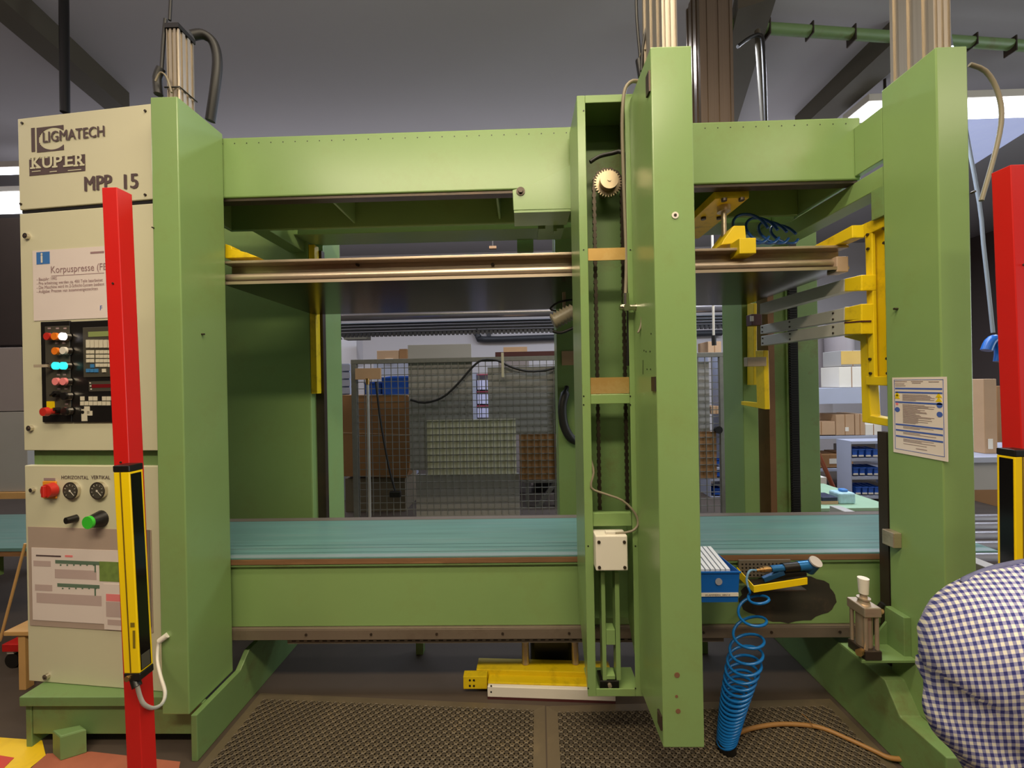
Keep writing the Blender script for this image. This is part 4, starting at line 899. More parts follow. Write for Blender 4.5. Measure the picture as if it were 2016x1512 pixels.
th = thing('floor_hose', atz(1600, 1425, 0.012), 'tan air hose curving over the right rubber mat', 'hose')
zs = 0.021
mb = MB(); mb.tube([atz(1452, 1444, zs), atz(1480, 1434, zs), atz(1530, 1426, zs), atz(1580, 1427, zs), atz(1620, 1434, zs), atz(1670, 1455, zs), atz(1720, 1478, zs), atz(1752, 1492, zs), atz(1785, 1492, zs), atz(1800, 1470, zs), atz(1796, 1450, zs)], 0.0085, 10, smooth=5); mb.build('tube', HOSET, th)
p = atz(1600, 1430, zs + 0.008); MB().tube([p, p + V((-0.01, 0.01, 0.02)), p + V((-0.03, 0.02, 0.035))], 0.0015, 5).build('cable_tie', HOSET, th)
# ------------------------------------------------------------------ pneumatic cylinder at lower right
pc = thing('pneumatic_cylinder', at(1680, 1300, 1.5), 'upright steel pneumatic cylinder with white cap beside right column', 'cylinder')
sx0, sx1, sy0, sy1 = 1.305, 1.362, 1.50, 1.575
sz0 = at(1680, 1300, 1.5).z
BX(1.29, 1.497, 1.50, 1.60, sz0 - 0.012, sz0 - 0.0005).build('shelf', GREENW, pc, 0.002)
MB().prism([(1.40, 1.59, sz0), (1.47, 1.59, sz0), (1.47, 1.59, sz0 + 0.09)], (0, 0.008, 0)).build('shelf_gusset', GREENW, pc)
BX(1.47, 1.4975, 1.52, 1.6, sz0 - 0.01, sz0 + 0.15).build('mount_plate', GREENW, pc, 0.002)
BX(sx0 - 0.003, sx1 + 0.003, sy0 - 0.003, sy1 + 0.003, sz0, sz0 + 0.035).build('base_flange', DSTEEL, pc, 0.003)
zc1 = at(1685, 1216, 1.5).z; zc2 = at(1685, 1202, 1.5).z
mb = MB(); cxm, cym = (sx0 + sx1) / 2, (sy0 + sy1) / 2
mb.cyl((cxm, cym, sz0 + 0.036), (cxm, cym, zc1 - 0.0005), 0.026, 24)
for (x, y) in ((sx0 + 0.007, sy0 + 0.007), (sx1 - 0.007, sy0 + 0.007), (sx0 + 0.007, sy1 - 0.007), (sx1 - 0.007, sy1 - 0.007)): mb.cyl((x, y, sz0 + 0.036), (x, y, zc1), 0.007, 10)
mb.build('barrel', STEEL, pc)
BX(sx0 - 0.004, sx1 + 0.004, sy0 - 0.004, sy1 + 0.004, zc1, zc2 + 0.01).build('head_block', STEEL, pc, 0.004)
zh = zc2 + 0.0105
MB().cyl((cxm, cym, zh), (cxm, cym, zh + 0.014), 0.02, 18, r2=0.016).cyl((cxm, cym, zh + 0.014), (cxm, cym, zh + 0.019), 0.022, 18).cyl((cxm, cym, zh + 0.019), (cxm, cym, zh + 0.035), 0.012, 14).build('rod', STEEL, pc)
MB().cyl((cxm, cym, zh + 0.0355), (cxm + 0.0, cym, zh + 0.095), 0.0155, 18, r2=0.0185).build('white_cap', WHITE, pc, 0.002)
MB().cyl((sx0 - 0.004, sy0 + 0.01, sz0 + 0.03), (sx0 - 0.03, sy0 + 0.0, sz0 + 0.032), 0.009, 10).cyl((sx0 - 0.02, sy0 + 0.0, sz0 + 0.03), (sx0 - 0.034, sy0 - 0.01, sz0 + 0.034), 0.012, 6).build('port_fitting', BRASSF, pc)
MB().tube([(1.43, 1.62, sz0 + 0.02), (1.44, 1.62, sz0 + 0.08), (1.455, 1.61, sz0 + 0.13), (1.465, 1.6, sz0 + 0.16)], 0.01, 8).build('hose', HOSEK, pc)
MB().cyl((1.39, 1.62, sz0 + 0.165), (1.46, 1.60, sz0 + 0.125), 0.012, 8).build('elbow_fitting', mat('dusty_fitting', (150, 120, 78), 0.6), pc)
# ------------------------------------------------------------------ rubber mats
def rubber_mat(corners, nx, ny, label, border=0.05):
    # corners: rear-left, rear-right, front-right, front-left on the floor
    rl_, rr_, fr_, fl_ = [V(c) for c in corners]; hz = 0.0125
    def P(a, b, z): q = rl_.lerp(rr_, a).lerp(fl_.lerp(fr_, a), b); return V((q.x, q.y, z))
    wx = (rr_ - rl_).length; wy = (fl_ - rl_).length; bu, bv = border / wx, border / wy
    mb = MB()
    mb.add([P(0, 0, 0), P(1, 0, 0), P(1, 1, 0), P(0, 1, 0), P(bu, bv, hz), P(1 - bu, bv, hz), P(1 - bu, 1 - bv, hz), P(bu, 1 - bv, hz)], [(0, 1, 5, 4), (1, 2, 6, 5), (2, 3, 7, 6), (3, 0, 4, 7)])
    vs = []; fs = []; ms = []
    def cell(a0, a1, b0, b1, r, full):
        o = len(vs); ac, bc = (a0 + a1) / 2, (b0 + b1) / 2
        for k in range(8):
            t = 2 * math.pi * (k + 0.5) / 8; c_, s_ = math.cos(t), math.sin(t); mx_ = max(abs(c_), abs(s_))
            vs.append(P(ac + (a1 - a0) / 2 * c_ / mx_, bc + (b1 - b0) / 2 * s_ / mx_, hz))
        for rr2, z in ((r * 1.22, hz + 0.0016), (r, hz), (r * 0.9, hz - 0.005)):
            for k in range(8):
                t = 2 * math.pi * (k + 0.5) / 8; vs.append(P(ac + rr2 / wx * math.cos(t), bc + rr2 / wy * math.sin(t), z))
        for k in range(8):
            k2 = (k + 1) % 8
            for lay in range(3):
                fs.append((o + lay * 8 + k, o + lay * 8 + k2, o + lay * 8 + 8 + k2, o + lay * 8 + 8 + k)); ms.append(0 if lay < 2 else 1)
        fs.append(tuple(o + 24 + k for k in range(8))); ms.append(1)
    for j in range(ny):
        b0, b1 = bv + (1 - 2 * bv) * j / ny, bv + (1 - 2 * bv) * (j + 1) / ny
        for i in range(nx):
            a0, a1 = bu + (1 - 2 * bu) * i / nx, bu + (1 - 2 * bu) * (i + 1) / nx
            cell(a0, a1, b0, b1, 0.0088 if (i + j) % 2 == 0 else 0.0036, True)
    o = len(mb.v); mb.v += vs
    for f, m_ in zip(fs, ms): mb.f.append(tuple(i + o for i in f)); mb.m.append(m_); mb.s.append(False)
    ob = mb.build('rubber_mat', [RUBBER, RUBH])
    tag(ob, label, 'floor mat', 'perforated rubber mats')
rubber_mat([(-1.29, 1.84, 0), (0.086, 1.765, 0), (0.062, 1.27, 0), (-1.29, 1.27, 0)], 66, 26, 'perforated black rubber mat left of the green post')
rubber_mat([(0.092, 1.762, 0), (1.40, 1.80, 0), (1.40, 1.27, 0), (0.068, 1.27, 0)], 64, 24, 'perforated black rubber mat under the blue coiled hose')
# floor paint at the lower left
fl = MB().prism([atz(-60, 1448, 0.001), atz(83, 1458, 0.001), atz(90, 1487, 0.001), atz(50, 1520, 0.001), atz(-60, 1560, 0.001)], (0, 0, 0.001)).build('floor_marking', FYEL); tag(fl, 'yellow painted floor stripe beside the cabinet foot', 'floor marking')
fl = MB().prism([atz(-60, 1478, 0.0025), atz(28, 1492, 0.0025), atz(0, 1520, 0.0025), atz(-60, 1540, 0.0025)], (0, 0, 0.001)).build('floor_marking', FRED); tag(fl, 'red painted floor patch inside the yellow stripe', 'floor marking')
fl = MB().prism([atz(92, 1484, 0.001), atz(180, 1480, 0.001), atz(355, 1500, 0.001), atz(330, 1620, 0.001), atz(60, 1620, 0.001), atz(62, 1512, 0.001)], (0, 0, 0.001)).build('floor_marking', FPINK); tag(fl, 'worn reddish floor paint around the left red post', 'floor marking')
# ------------------------------------------------------------------ spare clamp bar on the floor under the press
sb_ = thing('spare_clamp_bar', at(1050, 1350, 1.9), 'yellow clamp bar with white edge lying under the press', 'clamp bar')
z0 = 0.0
a, b = atz(960, 1377, 0.0), atz(1212, 1386, 0.0)
yb = a.y
MB().prism([(a.x, a.y, 0.012), (b.x, b.y, 0.012), (b.x, b.y, 0.06), (a.x, a.y, 0.06)], (0.003, 0.02, 0)).build('white_bar', WHITE, sb_, 0.002)
MB().prism([(a.x, a.y + 0.001, 0.0), (b.x, b.y + 0.001, 0.0), (b.x, b.y + 0.001, 0.0115), (a.x, a.y + 0.001, 0.0115)], (0.003, 0.02, 0)).build('felt_strip', DRED, sb_)
MB().prism([(a.x - 0.0, a.y + 0.021, 0.0), (b.x, b.y + 0.021, 0.0), (b.x, b.y + 0.021, 0.066), (a.x - 0.0, a.y + 0.021, 0.066)], (0.003, 0.05, 0)).build('yellow_beam', YELLOW, sb_, 0.003)
MB().prism([(a.x - 0.06, a.y + 0.072, 0.0), (b.x, b.y + 0.072, 0.0), (b.x, b.y + 0.072, 0.088), (a.x - 0.06, a.y + 0.072, 0.088)], (0.003, 0.08, 0)).build('yellow_beam', YELLOW, sb_, 0.003)
e_ = fb(MB(), 912, 1332, 959, 1357, a.y + 0.03, a.y + 0.071); eb = e_.build('end_lug', YELLOW, sb_, 0.003)
for (u, v) in ((925, 1339), (933, 1339), (925, 1350), (933, 1350)): p = at(u, v, a.y + 0.0295); dots('bolt', [(p, p - V((0, 0.002, 0)), 0.005, 8)], BLACK, eb)
for u in (1035, 1133):
    p = at(u, 1312, a.y + 0.11); MB().cyl((p.x, p.y, 0.0885), (p.x, p.y + 0.02, 0.2), 0.018, 16).build('guide_rod', STEEL, sb_)
MB().box(at(1045, 1300, 1.97).x, at(1128, 1300, 1.97).x, 1.97, 2.06, 0.0, 0.22).build('motor_box', BLACK, sb_, 0.02)
for (u, v) in ((967, 1350), (967, 1362), (1083, 1356), (1083, 1367), (1202, 1362), (1202, 1374)): p = at(u, v, a.y - 0.0005); dots('bolt', [(p, p - V((0, 0.002, 0)), 0.004, 8)], BLACK, sb_)
# ------------------------------------------------------------------ wire mesh fence behind the press
fe = thing('mesh_fence', (0, 4.2, 0), 'grey wire mesh fence standing behind the teal table', 'fence')
FY = 4.2
fx0, fx1 = at(693, 850, FY).x, at(1428, 850, FY).x; fz1 = at(900, 713, FY).z
for (xa, nm) in ((fx0, 0), (at(1096, 850, FY).x, 1), (fx1 - 0.05, 2)):
    BX(xa, xa + 0.06, FY, FY + 0.04, 0, fz1).build('fence_post', GALV, fe, 0.003)
BX(fx0, fx1, FY - 0.001, FY + 0.041, fz1 + 0.0005, fz1 + 0.05).build('top_rail', GALV, fe, 0.003)
mb = MB(); px = 0.0745
x = fx0 + 0.07
while x < fx1 - 0.05: mb.box(x - 0.0035, x + 0.0035, FY + 0.008, FY + 0.016, 0.05, fz1); x += px
z = fz1 - 0.05
while z > 0.05: mb.box(fx0 + 0.06, fx1 - 0.05, FY + 0.017, FY + 0.025, z - 0.0035, z + 0.0035); z -= px
mb.build('wire_mesh', GALV, fe)
def slabthing(name, u0, v0, u1, v1, Y, th, m, label, cat, group=None):
    o = FB(u0, v0, u1, v1, Y, Y + th).build(name, m, None, 0.002); return tag(o, label, cat, group)
def standing(name, u0, v0, u1, v1, Y, th, m, label, cat, group=None):
    # slab that stands on the floor, top and sides as seen; its foot hides behind the table
    xa, xb = at(u0, (v0 + v1) / 2, Y).x, at(u1, (v0 + v1) / 2, Y).x; zt = at((u0 + u1) / 2, v0, Y).z
    o = BX(xa, xb, Y, Y + th, 0, zt).build(name, m, None, 0.002); return tag(o, label, cat, group)
slabthing('board_panel', 805, 678, 930, 925, 4.2415, 0.015, GREYP, 'tall grey board tied behind the fence, rising above its rail', 'board', 'boards on the mesh fence')
slabthing('board_panel', 961, 722, 1097, 856, 4.2415, 0.015, GREYP, 'grey board behind the fence under the dark red plank', 'board', 'boards on the mesh fence')
slabthing('board_panel', 841, 826, 1016, 935, 4.2265, 0.0145, CREAMB, 'cream board low on the fence between the grey boards', 'board', 'boards on the mesh fence')
standing('board_panel', 819, 933, 1023, 1010, 4.2575, 0.015, GREYP, 'wavy grey board at the foot of the fence', 'board', 'boards on the mesh fence')
slabthing('board_panel', 1023, 855, 1095, 944, 4.2265, 0.012, CARD, 'brown cardboard sheet on the fence left of the rear post', 'board', 'boards on the mesh fence')
slabthing('board_panel', 1372, 850, 1411, 943, 4.2265, 0.012, CARD, 'brown cardboard sheet on the fence right of the front post', 'board', 'boards on the mesh fence')
slabthing('board_panel', 1372, 712, 1397, 850, 4.2415, 0.015, GREYP, 'narrow grey board on the fence right of the front post', 'board', 'boards on the mesh fence')
# torn cardboard
mb = MB(); pts = [(674, 778), (802, 778), (808, 785), (806, 850), (810, 880), (807, 905), (806, 925), (800, 941), (676, 938)]
mb.prism([at(u, v, 4.45) for u, v in pts], (0, 0.25, 0))
cbx_ = thing('cardboard_box', at(740, 940, 4.5), 'big torn brown cardboard box behind the left end of fence', 'box'); mb.build('carton', CARD, cbx_, 0.004)
mb = MB(); mb.bar(at(676, 852, 4.447), at(806, 856, 4.447), 0.004, 0.012); mb.build('fold_line', CARDP, cbx_)
standing('crate', 680, 941, 798, 1010, 4.5, 0.5, mat('dim_grey_crate', (116, 104, 84), 0.7), 'grey brown crate on the floor under the torn box', 'crate')
def small_bin(name, u0, v0, u1, v1, Y, m, label, cat='bin', group=None, dep=0.3):
    xa, xb = at(u0, v1, Y).x, at(u1, v1, Y).x; za, zb_ = at(u0, v1, Y).z, at(u1, v0, Y).z
    t = thing(name, ((xa + xb) / 2, Y + dep / 2, za), label, cat, group)
    bin_shell(MB(), xa, xb, Y, Y + dep, za, za + (zb_ - za) * 0.9, zb_, 0.006, 0.006).build('shell', m, t)
    BX(xa - 0.004, xb + 0.004, Y - 0.012, Y - 0.0045, za + (zb_ - za) * 0.84, za + (zb_ - za) * 0.92).build('rim', m, t)
    return t
small_bin('plastic_crate', 752, 739, 805, 777, 4.6, BLUEB, 'larger blue plastic crate on top of the torn box', 'crate', 'blue crates on the box')
small_bin('plastic_crate', 718, 751, 751, 777, 4.62, BLUEB, 'smaller blue plastic crate left of the larger one', 'crate', 'blue crates on the box')
slabthing('cardboard_box', 699, 725, 749, 747, 4.15, 0.03, CARDP, 'small tan cardboard panel hung on the fence corner', 'box')
cb2 = thing('cardboard_box', at(770, 713, 6.0), 'open tan carton standing on the far shelf above the fence', 'box')
FB(742, 690, 785, 713.3, 6.0, 6.5).build('carton', CARDP, cb2, 0.004); FB(786, 687, 801, 713.3, 6.0, 6.4).build('flap', CARD, cb2); FB(758, 706, 773, 713, 5.985, 5.999).build('label', WHITE, cb2)
pole = thing('steel_pole', at(725, 1005, 4.1), 'pale slim steel pole leaning in front of the fence', 'pole')
MB().cyl(at(724, 755, 4.12), V((at(728, 1010, 4.12).x, 4.12, 0)), 0.016, 12).build('pole', mat('pale_pole', (168, 164, 154), 0.4), pole)
MB().cyl(at(724, 745, 4.12), at(724, 757, 4.12), 0.022, 12).build('pole_cap', BRASSF, pole)
t = MB().tube([at(740, 752, 4.186), at(748, 820, 4.186), at(758, 880, 4.186), at(768, 930, 4.186), at(779, 970, 4.19)], 0.011, 6).build('hanging_cable', HOSEK); tag(t, 'thin dark cable hanging inside the left end of fence', 'cable')
t = MB().tube([at(808, 787, 4.186), at(835, 793, 4.186), at(870, 783, 4.186), at(900, 757, 4.186), at(930, 723, 4.186), at(950, 709, 4.186), at(980, 710, 4.186), at(1005, 722, 4.186), at(1040, 731, 4.186), at(1075, 729, 4.186), at(1098, 722, 4.186)], 0.012, 8).build('hanging_cable', HOSEK); tag(t, 'black cable swagged across the front of the mesh fence', 'cable')
t = FB(766, 968, 788, 980, 4.15, 4.20).build('plug_socket', BLACK, None, 0.01); tag(t, 'black plug at the end of the dark hanging cable', 'plug')
tag(BX(at(975, 700, FY).x, at(1098, 700, FY).x, FY, FY + 0.035, fz1 + 0.0505, at(1036, 692, FY).z).build('wooden_plank', DRED, None, 0.002), 'dark red plank resting on the fence top rail', 'plank')
slabthing('paper_tag', 987, 694, 992, 743, 4.13, 0.006, mat('cream_tag', (190, 180, 150), 0.6), 'cream paper strip hanging from the dark red plank', 'tag')
slabthing('cardboard_box', 991, 683, 1038, 693, 5.2, 0.3, CARDP, 'flat pale carton behind the dark red plank', 'box')
standing('grey_locker', 985, 693.3, 1044, 1000, 5.2, 0.35, GREYBOX, 'grey locker behind the dark red plank', 'locker')
standing('grey_locker', 738, 714.3, 806, 1000, 6.0, 0.5, LILAC, 'pale steel locker behind the blue crates', 'locker')
br_ = thing('steel_trestle', at(1070, 1005, 4.6), 'grey steel trestle with diagonal brace behind the cardboard sheet', 'trestle')
BX(at(1035, 980, 4.6).x, at(1042, 980, 4.6).x, 4.6, 4.66, 0, at(1040, 945, 4.6).z).build('leg', GALV, br_)
BX(at(1092, 980, 4.6).x, at(1099, 980, 4.6).x, 4.6, 4.66, 0, at(1040, 945, 4.6).z).build('leg', GALV, br_)
MB().bar(at(1050, 1010, 4.62), at(1095, 947, 4.62), 0.05, 0.05).build('brace', GALV, br_)
BX(at(1030, 945, 4.6).x, at(1105, 945, 4.6).x, 4.58, 5.2, at(1060, 950, 4.6).z, at(1060, 943, 4.6).z).build('top', GALV, br_)
standing('dark_cabinet', 1052, 950, 1100, 1010, 5.2, 0.4, BLACK, 'black box standing in the dark behind the steel trestle', 'box')
# small parts rack seen between the boards
rk = thing('drawer_rack', at(946, 820, 6.5), 'pale rack of small drawers with red rails between the boards', 'rack')
RY = 6.5
xa, xb = at(928, 780, RY).x, at(966, 780, RY).x
BX(xa, at(938, 780, RY).x, RY, RY + 0.4, 0, at(946, 733, RY).z).build('frame', LILAC, rk)
mb = MB()
for v in (736, 770, 798): fb(mb, 939, v, 966, v + 2.5, RY - 0.01, RY + 0.3)
mb.build('red_rail', mat('red_rail', (150, 60, 80), 0.5), rk)
for r_, v in enumerate((748, 776, 803)):
    for k in range(3): fb(MB(), 940 + k * 9, v, 947.5 + k * 9, v + 19, RY, RY + 0.3).build('drawer', mat('lilac_drawer', (206, 206, 240), 0.4), rk)
BX(at(938, 780, RY).x, xb, RY + 0.31, RY + 0.33, 0, at(946, 733, RY).z).build('back', WALLM, rk)
# ducts on the far side
a, b = at(640, 624, 5.4), at(1480, 604, 5.4)
t = thing('ventilation_duct', a.lerp(b, 0.5), 'shiny round metal duct running behind the press', 'duct')
MB().cyl(a, b, 0.065, 20).build('duct', PIPE, t)
dots('hanger', [(a.lerp(b, k) + V((0, 0, 0.065)), V((a.lerp(b, k).x, 5.4, 4.5)), 0.008, 8) for k in (0.02, 0.98)], DSTEEL, t)
cd_ = thing('cable_tray', at(880, 645, 5.6), 'dark ribbed cable tray under the shiny duct', 'cable tray')
mb = MB()
for k in range(4): mb.cyl(at(640, 640 + k * 6, 5.6), at(1480, 620 + k * 6, 5.6), 0.02, 10)
mb.build('cable_run', DUCT, cd_)
mb = MB(); a, b = at(640, 662, 5.55), at(1480, 642, 5.55)
for k in range(100): mb.obox(a.lerp(b, (k + 0.5) / 100), (1, 0, 0), (0, 1, 0), (0, 0, 1), 0.018, 0.02, 0.025)
mb.bar(a, b, 0.02, 0.02); mb.build('ribbed_edge', DUCT, cd_)
for k in (0.03, 0.97): c = a.lerp(b, k); BX(c.x - 0.02, c.x + 0.02, 5.52, 5.66, c.z - 0.04, c.z - 0.0255).build('bracket', DUCT, cd_); MB().cyl((c.x, 5.655, c.z - 0.03), (c.x, 5.655, 4.5), 0.008, 8).build('hanger', DSTEEL, cd_)
pz = thing('waste_pipe', at(1000, 665, 8.4), 'dark grey bent pipe along the far pale wall', 'pipe')
MB().tube([at(935, 650, 8.70), at(942, 662, 8.70), at(955, 668, 8.70), at(1100, 664, 8.70), at(1420, 655, 8.70)], 0.07, 10).build('pipe', DUCT, pz)
fb(MB(), 958, 648, 966, 664, 8.7, 8.7999).build('clamp', DUCT, pz)
slabthing('wall_bracket', 676, 656, 722, 668, 7.0, 0.2, BEAMM, 'dark steel bracket high on the far left wall', 'bracket')
struct(FB(671, 655, 702, 720, 7.4, 7.7).build('trim_4', WALLM))
lv = thing('louvre_rack', at(680, 775, 4.7), 'lilac louvred rack at the left end of the fence', 'rack')
for k in range(4): fb(MB(), 670, 718 + k * 15, 689, 730 + k * 15, 4.9, 4.95).build('slat', LILAC, lv)
fb(MB(), 670, 716, 690, 1010, 4.96, 5.0).build('panel', LILAC, lv)
hk = thing('ceiling_hook', at(970, 488, 6), 'small hanging chain hook seen above the platen', 'hook')
MB().cyl(at(970, 466, 6), at(970, 484, 6), 0.012, 8).build('chain', DSTEEL, hk); fb(MB(), 963, 484, 977, 489, 5.98, 6.03).build('hook_plate', CARD, hk)
# ------------------------------------------------------------------ racks at the right behind the press
def rack(u0, u1, Y, shelves, label, m=LILAC, dep=0.5, name='shelf_rack', top=None):
    xa, xb = at(u0, 850, Y).x, at(u1, 850, Y).x
    t = thing(name, ((xa + xb) / 2, Y + dep / 2, 0), label, 'rack')
    zt = at((u0 + u1) / 2, top or shelves[0], Y).z
    if name == 'bin_rack':
        for x in (xa - 0.012, xb + 0.002): BX(x, x + 0.01, Y, Y + dep, 0, zt).build('side_panel', m, t)
    else:
      for x in (xa, xb - 0.04):
        for y in (Y + 0.001, Y + dep - 0.04): BX(x, x + 0.04, y, y + 0.038, 0, zt).build('upright', m, t)
    for v in shelves:
        z = at((u0 + u1) / 2, v, Y).z; (BX(xa, xb, Y, Y + dep, z - 0.035, z - 0.001) if name == 'bin_rack' else BX(xa + 0.0405, xb - 0.0405, Y, Y + dep, z - 0.035, z - 0.001)).build('shelf', m, t, 0.002)
    return t, xa, xb
SY = 5.0
rk1, xa, xb = rack(1570, 1800, SY, (858, 922), 'grey shelf rack with cartons right of the outer green column', top=760)
fb(MB(), 1598, 764, 1702, 795, SY - 0.02, SY + 0.3).build('front_board', LILAC, rk1, 0.002)
def carton(u0, v0, u1, v1, Y, label, m=CARDP, dep=0.3, tape=None, lab=None, group='cartons on the shelf rack'):
    t = thing('carton', at((u0 + u1) / 2, v1, Y) + V((0, dep / 2, 0)), label, 'carton', group)
    FB(u0, v0, u1, v1, Y, Y + dep).build('box', m, t, 0.004)
    if tape: fb(MB(), *tape, Y - 0.003, Y - 0.0005).build('tape', mat('yellow_tape', (206, 166, 70), 0.4), t)
    if lab: fb(MB(), *lab, Y - 0.003, Y - 0.0005).build('label', WHITE, t)
    um = (u0 + u1) / 2; fb(MB(), um - 0.7, v0, um + 0.7, v1, Y - 0.002, Y - 0.0003).build('seam', CARD, t)
    return t
carton(1590, 830, 1644.5, 856.6, SY + 0.02, 'low open tan carton left on the middle shelf', CARDP)
carton(1646, 816, 1682, 856.6, SY + 0.02, 'tan carton with white mark in the middle of the shelf', CARDP, lab=(1664, 841, 1671, 849))
carton(1684, 815, 1703, 856.6, SY + 0.02, 'narrow tan carton right on the middle shelf', CARDP)
carton(1704, 835, 1736, 856.6, SY + 0.02, 'pale plastic carton at the shelf end by the yellow hook', WHITE)
carton(1613, 895, 1656, 920.6, SY + 0.02, 'brown carton with white label on the lower shelf', CARD, lab=(1633, 903, 1648, 913))
carton(1658, 893, 1680, 920.6, SY + 0.02, 'small brown carton right on the lower shelf', CARD)
carton(1652, 722, 1702, 762.5, SY + 0.02, 'white carton with yellow tape behind the near yellow bracket', WHITE)
carton(1656, 690, 1702, 720.5, SY + 0.03, 'stacked carton with broad yellow tape by the yellow bracket', GREYP, tape=(1656, 691, 1702, 717))
t = MB().cyl(at(1655, 763, 6.0), at(1650, 640, 6.0), 0.18, 24).build('grey_silo', GREYBOX); tag(t, 'grey round column behind the shelf cartons', 'column')
standing('grey_locker', 1604, 640, 1640, 1000, 6.2, 0.4, GREYBOX, 'grey tall locker behind the rack by the outer column', 'locker')
BY = 4.55
bk_, xa, xb = rack(1676, 1760, BY, (868, 902, 938, 976), 'blue grey rack of small blue bins below the yellow hook', LILAC, 0.2, 'bin_rack')
for v, ks in ((901, (1677, 1690, 1704, 1718)), (937, (1679, 1692, 1707, 1720)), (975, (1684, 1697, 1709, 1721))):
    for i, u in enumerate(ks):
        row = {901: 'top', 937: 'middle', 975: 'bottom'}[v]; place = ('leftmost', 'second', 'third', 'fourth')[i]
        b_ = small_bin('parts_bin', u, v - 18, u + 11.2, v - 2.2, BY + 0.02, BLUEB, '%s small blue bin on the %s shelf of the bin rack' % (place, row), 'bin', 'small blue parts bins', 0.16)
        fb(MB(), u + 1.5, v - 5, u + 10.5, v - 2, BY - 0.002, BY + 0.004).build('label', WHITE, b_)
# bins between front post and rear column
bk2, _, _ = rack(1398, 1432, 4.9, (920, 942, 978), 'narrow rack of blue bins seen right of the front post', LILAC, 0.39, 'bin_rack', top=700)
for v in (919.5, 941.5, 977.5):
    nm = {919.5: 'upper', 941.5: 'middle', 977.5: 'lower'}[v]
    small_bin('parts_bin', 1404, v - 17, 1422, v - 3.4, 4.92, BLUEB, 'blue bin on the %s shelf of the narrow rack by the fence' % nm, 'bin', 'blue bins of the narrow rack', 0.2)
carton(1394, 672, 1420, 700, 5.3, 'tan carton on the rack behind the hanging lamp rod', CARDP, group=None)
carton(1400, 800, 1420, 815, 4.95, 'small tan carton in the narrow rack by the fence', CARDP, group=None)
lr = thing('hanging_rod', at(1404, 680, 4.0), 'white rod hanging behind the press right of the post', 'rod')
MB().cyl(V((at(1402, 380, 4.0).x, 4.0, 4.5)), at(1405, 660, 4.0), 0.012, 8).build('rod', WHITE, lr); MB().cyl(at(1405, 661, 4.0), at(1406, 680, 4.0), 0.022, 10).build('end_fitting', HOSEK, lr)
c = at(1413, 846, FY); t = MB().cyl(c + V((0, 0.008, 0)), c + V((0, -0.03, 0)), 0.04, 16).build('round_knob', BLACK, None); tag(t, 'black round knob on the fence right of the post', 'knob')
# worktop behind the table with small things
wt = thing('work_table', (2.2, 3.6, 0), 'low work table with green top behind the press at right', 'table')
zw = at(1680, 1000, 3.4).z
wx0, wx1 = at(1600, 1000, 3.4).x, at(1765, 1000, 3.4).x
BX(wx0, wx1, 3.4, 4.2, zw - 0.03, zw).build('top', mat('pale_green_top', (150, 180, 150), 0.5), wt, 0.003)
for x in (wx0 + 0.02, wx1 - 0.07):
    for y in (3.42, 4.12): BX(x, x + 0.05, y, y + 0.05, 0, zw - 0.031).build('leg', GREENW, wt)
tp_ = thing('tissue_pack', at(1670, 1000, 3.5), 'white and blue tissue pack on the work table', 'pack')
xq = at(1670, 990, 3.5).x
BX(xq - 0.08, xq + 0.07, 3.5, 3.62, zw + 0.0005, zw + 0.10).build('pack', mat('pale_blue_wrap', (170, 206, 216), 0.4, var=0.3, scale=30), tp_, 0.015)
BX(xq - 0.03, xq + 0.03, 3.53, 3.58, zw + 0.1005, zw + 0.125).build('tuft', mat('blue_tuft', (70, 130, 200), 0.5), tp_, 0.01)
xq = at(1635, 990, 3.5).x
bb = thing('tool_case', (xq, 3.55, zw), 'dark blue flat case on the work table left of tissues', 'case')
BX(xq - 0.08, xq + 0.07, 3.5, 3.65, zw + 0.0005, zw + 0.03).build('base', CARDP, bb, 0.003); BX(xq - 0.075, xq + 0.065, 3.5, 3.65, zw + 0.0305, zw + 0.065).build('lid', mat('navy_case', (40, 46, 70), 0.4), bb, 0.004)
a, b = at(1606, 882, 4.3), at(1655, 992, 4.3); b = a + (b - a) * ((a.z - 0.006) / (a.z - b.z)); t = MB().cyl(a, b, 0.022, 10).build('leaning_tube', mat('copper_red_tube', (140, 72, 50), 0.4), None); tag(t, 'reddish tube leaning diagonally before the shelf rack', 'tube')
standing('white_bin', 1600, 940, 1628, 1000, 4.45, 0.3, WHITE, 'white bin on the floor behind the leaning red tube', 'bin')
# right of the right column
rx = thing('roller_conveyor', (2.9, 2.4, 0), 'grey roller conveyor with red side rail right of the column', 'conveyor')
zc = at(1960, 1060, 2.3).z
for k in range(6):
    y = 1.9 + k * 0.14; MB().cyl((2.28, y, zc), (3.4, y, zc), 0.035, 16).build('roller', PIPE, rx)
BX(2.2, 2.27, 1.8, 2.8, zc - 0.08, zc + 0.04).build('side_rail', GREYP, rx, 0.003)
BX(3.3, 4.4, 2.68, 2.73, zc - 0.02, zc + 0.1).build('red_rail', mat('red_rail_paint', (150, 40, 40), 0.4), rx, 0.003)
for y in (1.85, 2.7): BX(2.21, 2.26, y, y + 0.05, 0, zc - 0.0805).build('leg', GREYP, rx)
BX(3.41, 3.47, 1.8, 2.679, zc - 0.08, zc + 0.04).build('side_rail', GREYP, rx, 0.003)
BX(3.42, 3.46, 2.3, 2.36, 0, zc - 0.0805).build('leg', GREYP, rx)
tr_ = thing('tall_carton', at(1952, 893, 3.6), 'tall tan carton right of the column under the blue hose', 'carton')
fb(MB(), 1938, 746, 1963, 893, 3.6, 3.9).build('box', CARDP, tr_, 0.004); fb(MB(), 1946, 864, 1955, 884, 3.595, 3.5995).build('label', WHITE, tr_)
sd = thing('side_bench', (3.9, 3.8, 0), 'grey bench with pale top carrying the tall carton', 'bench')
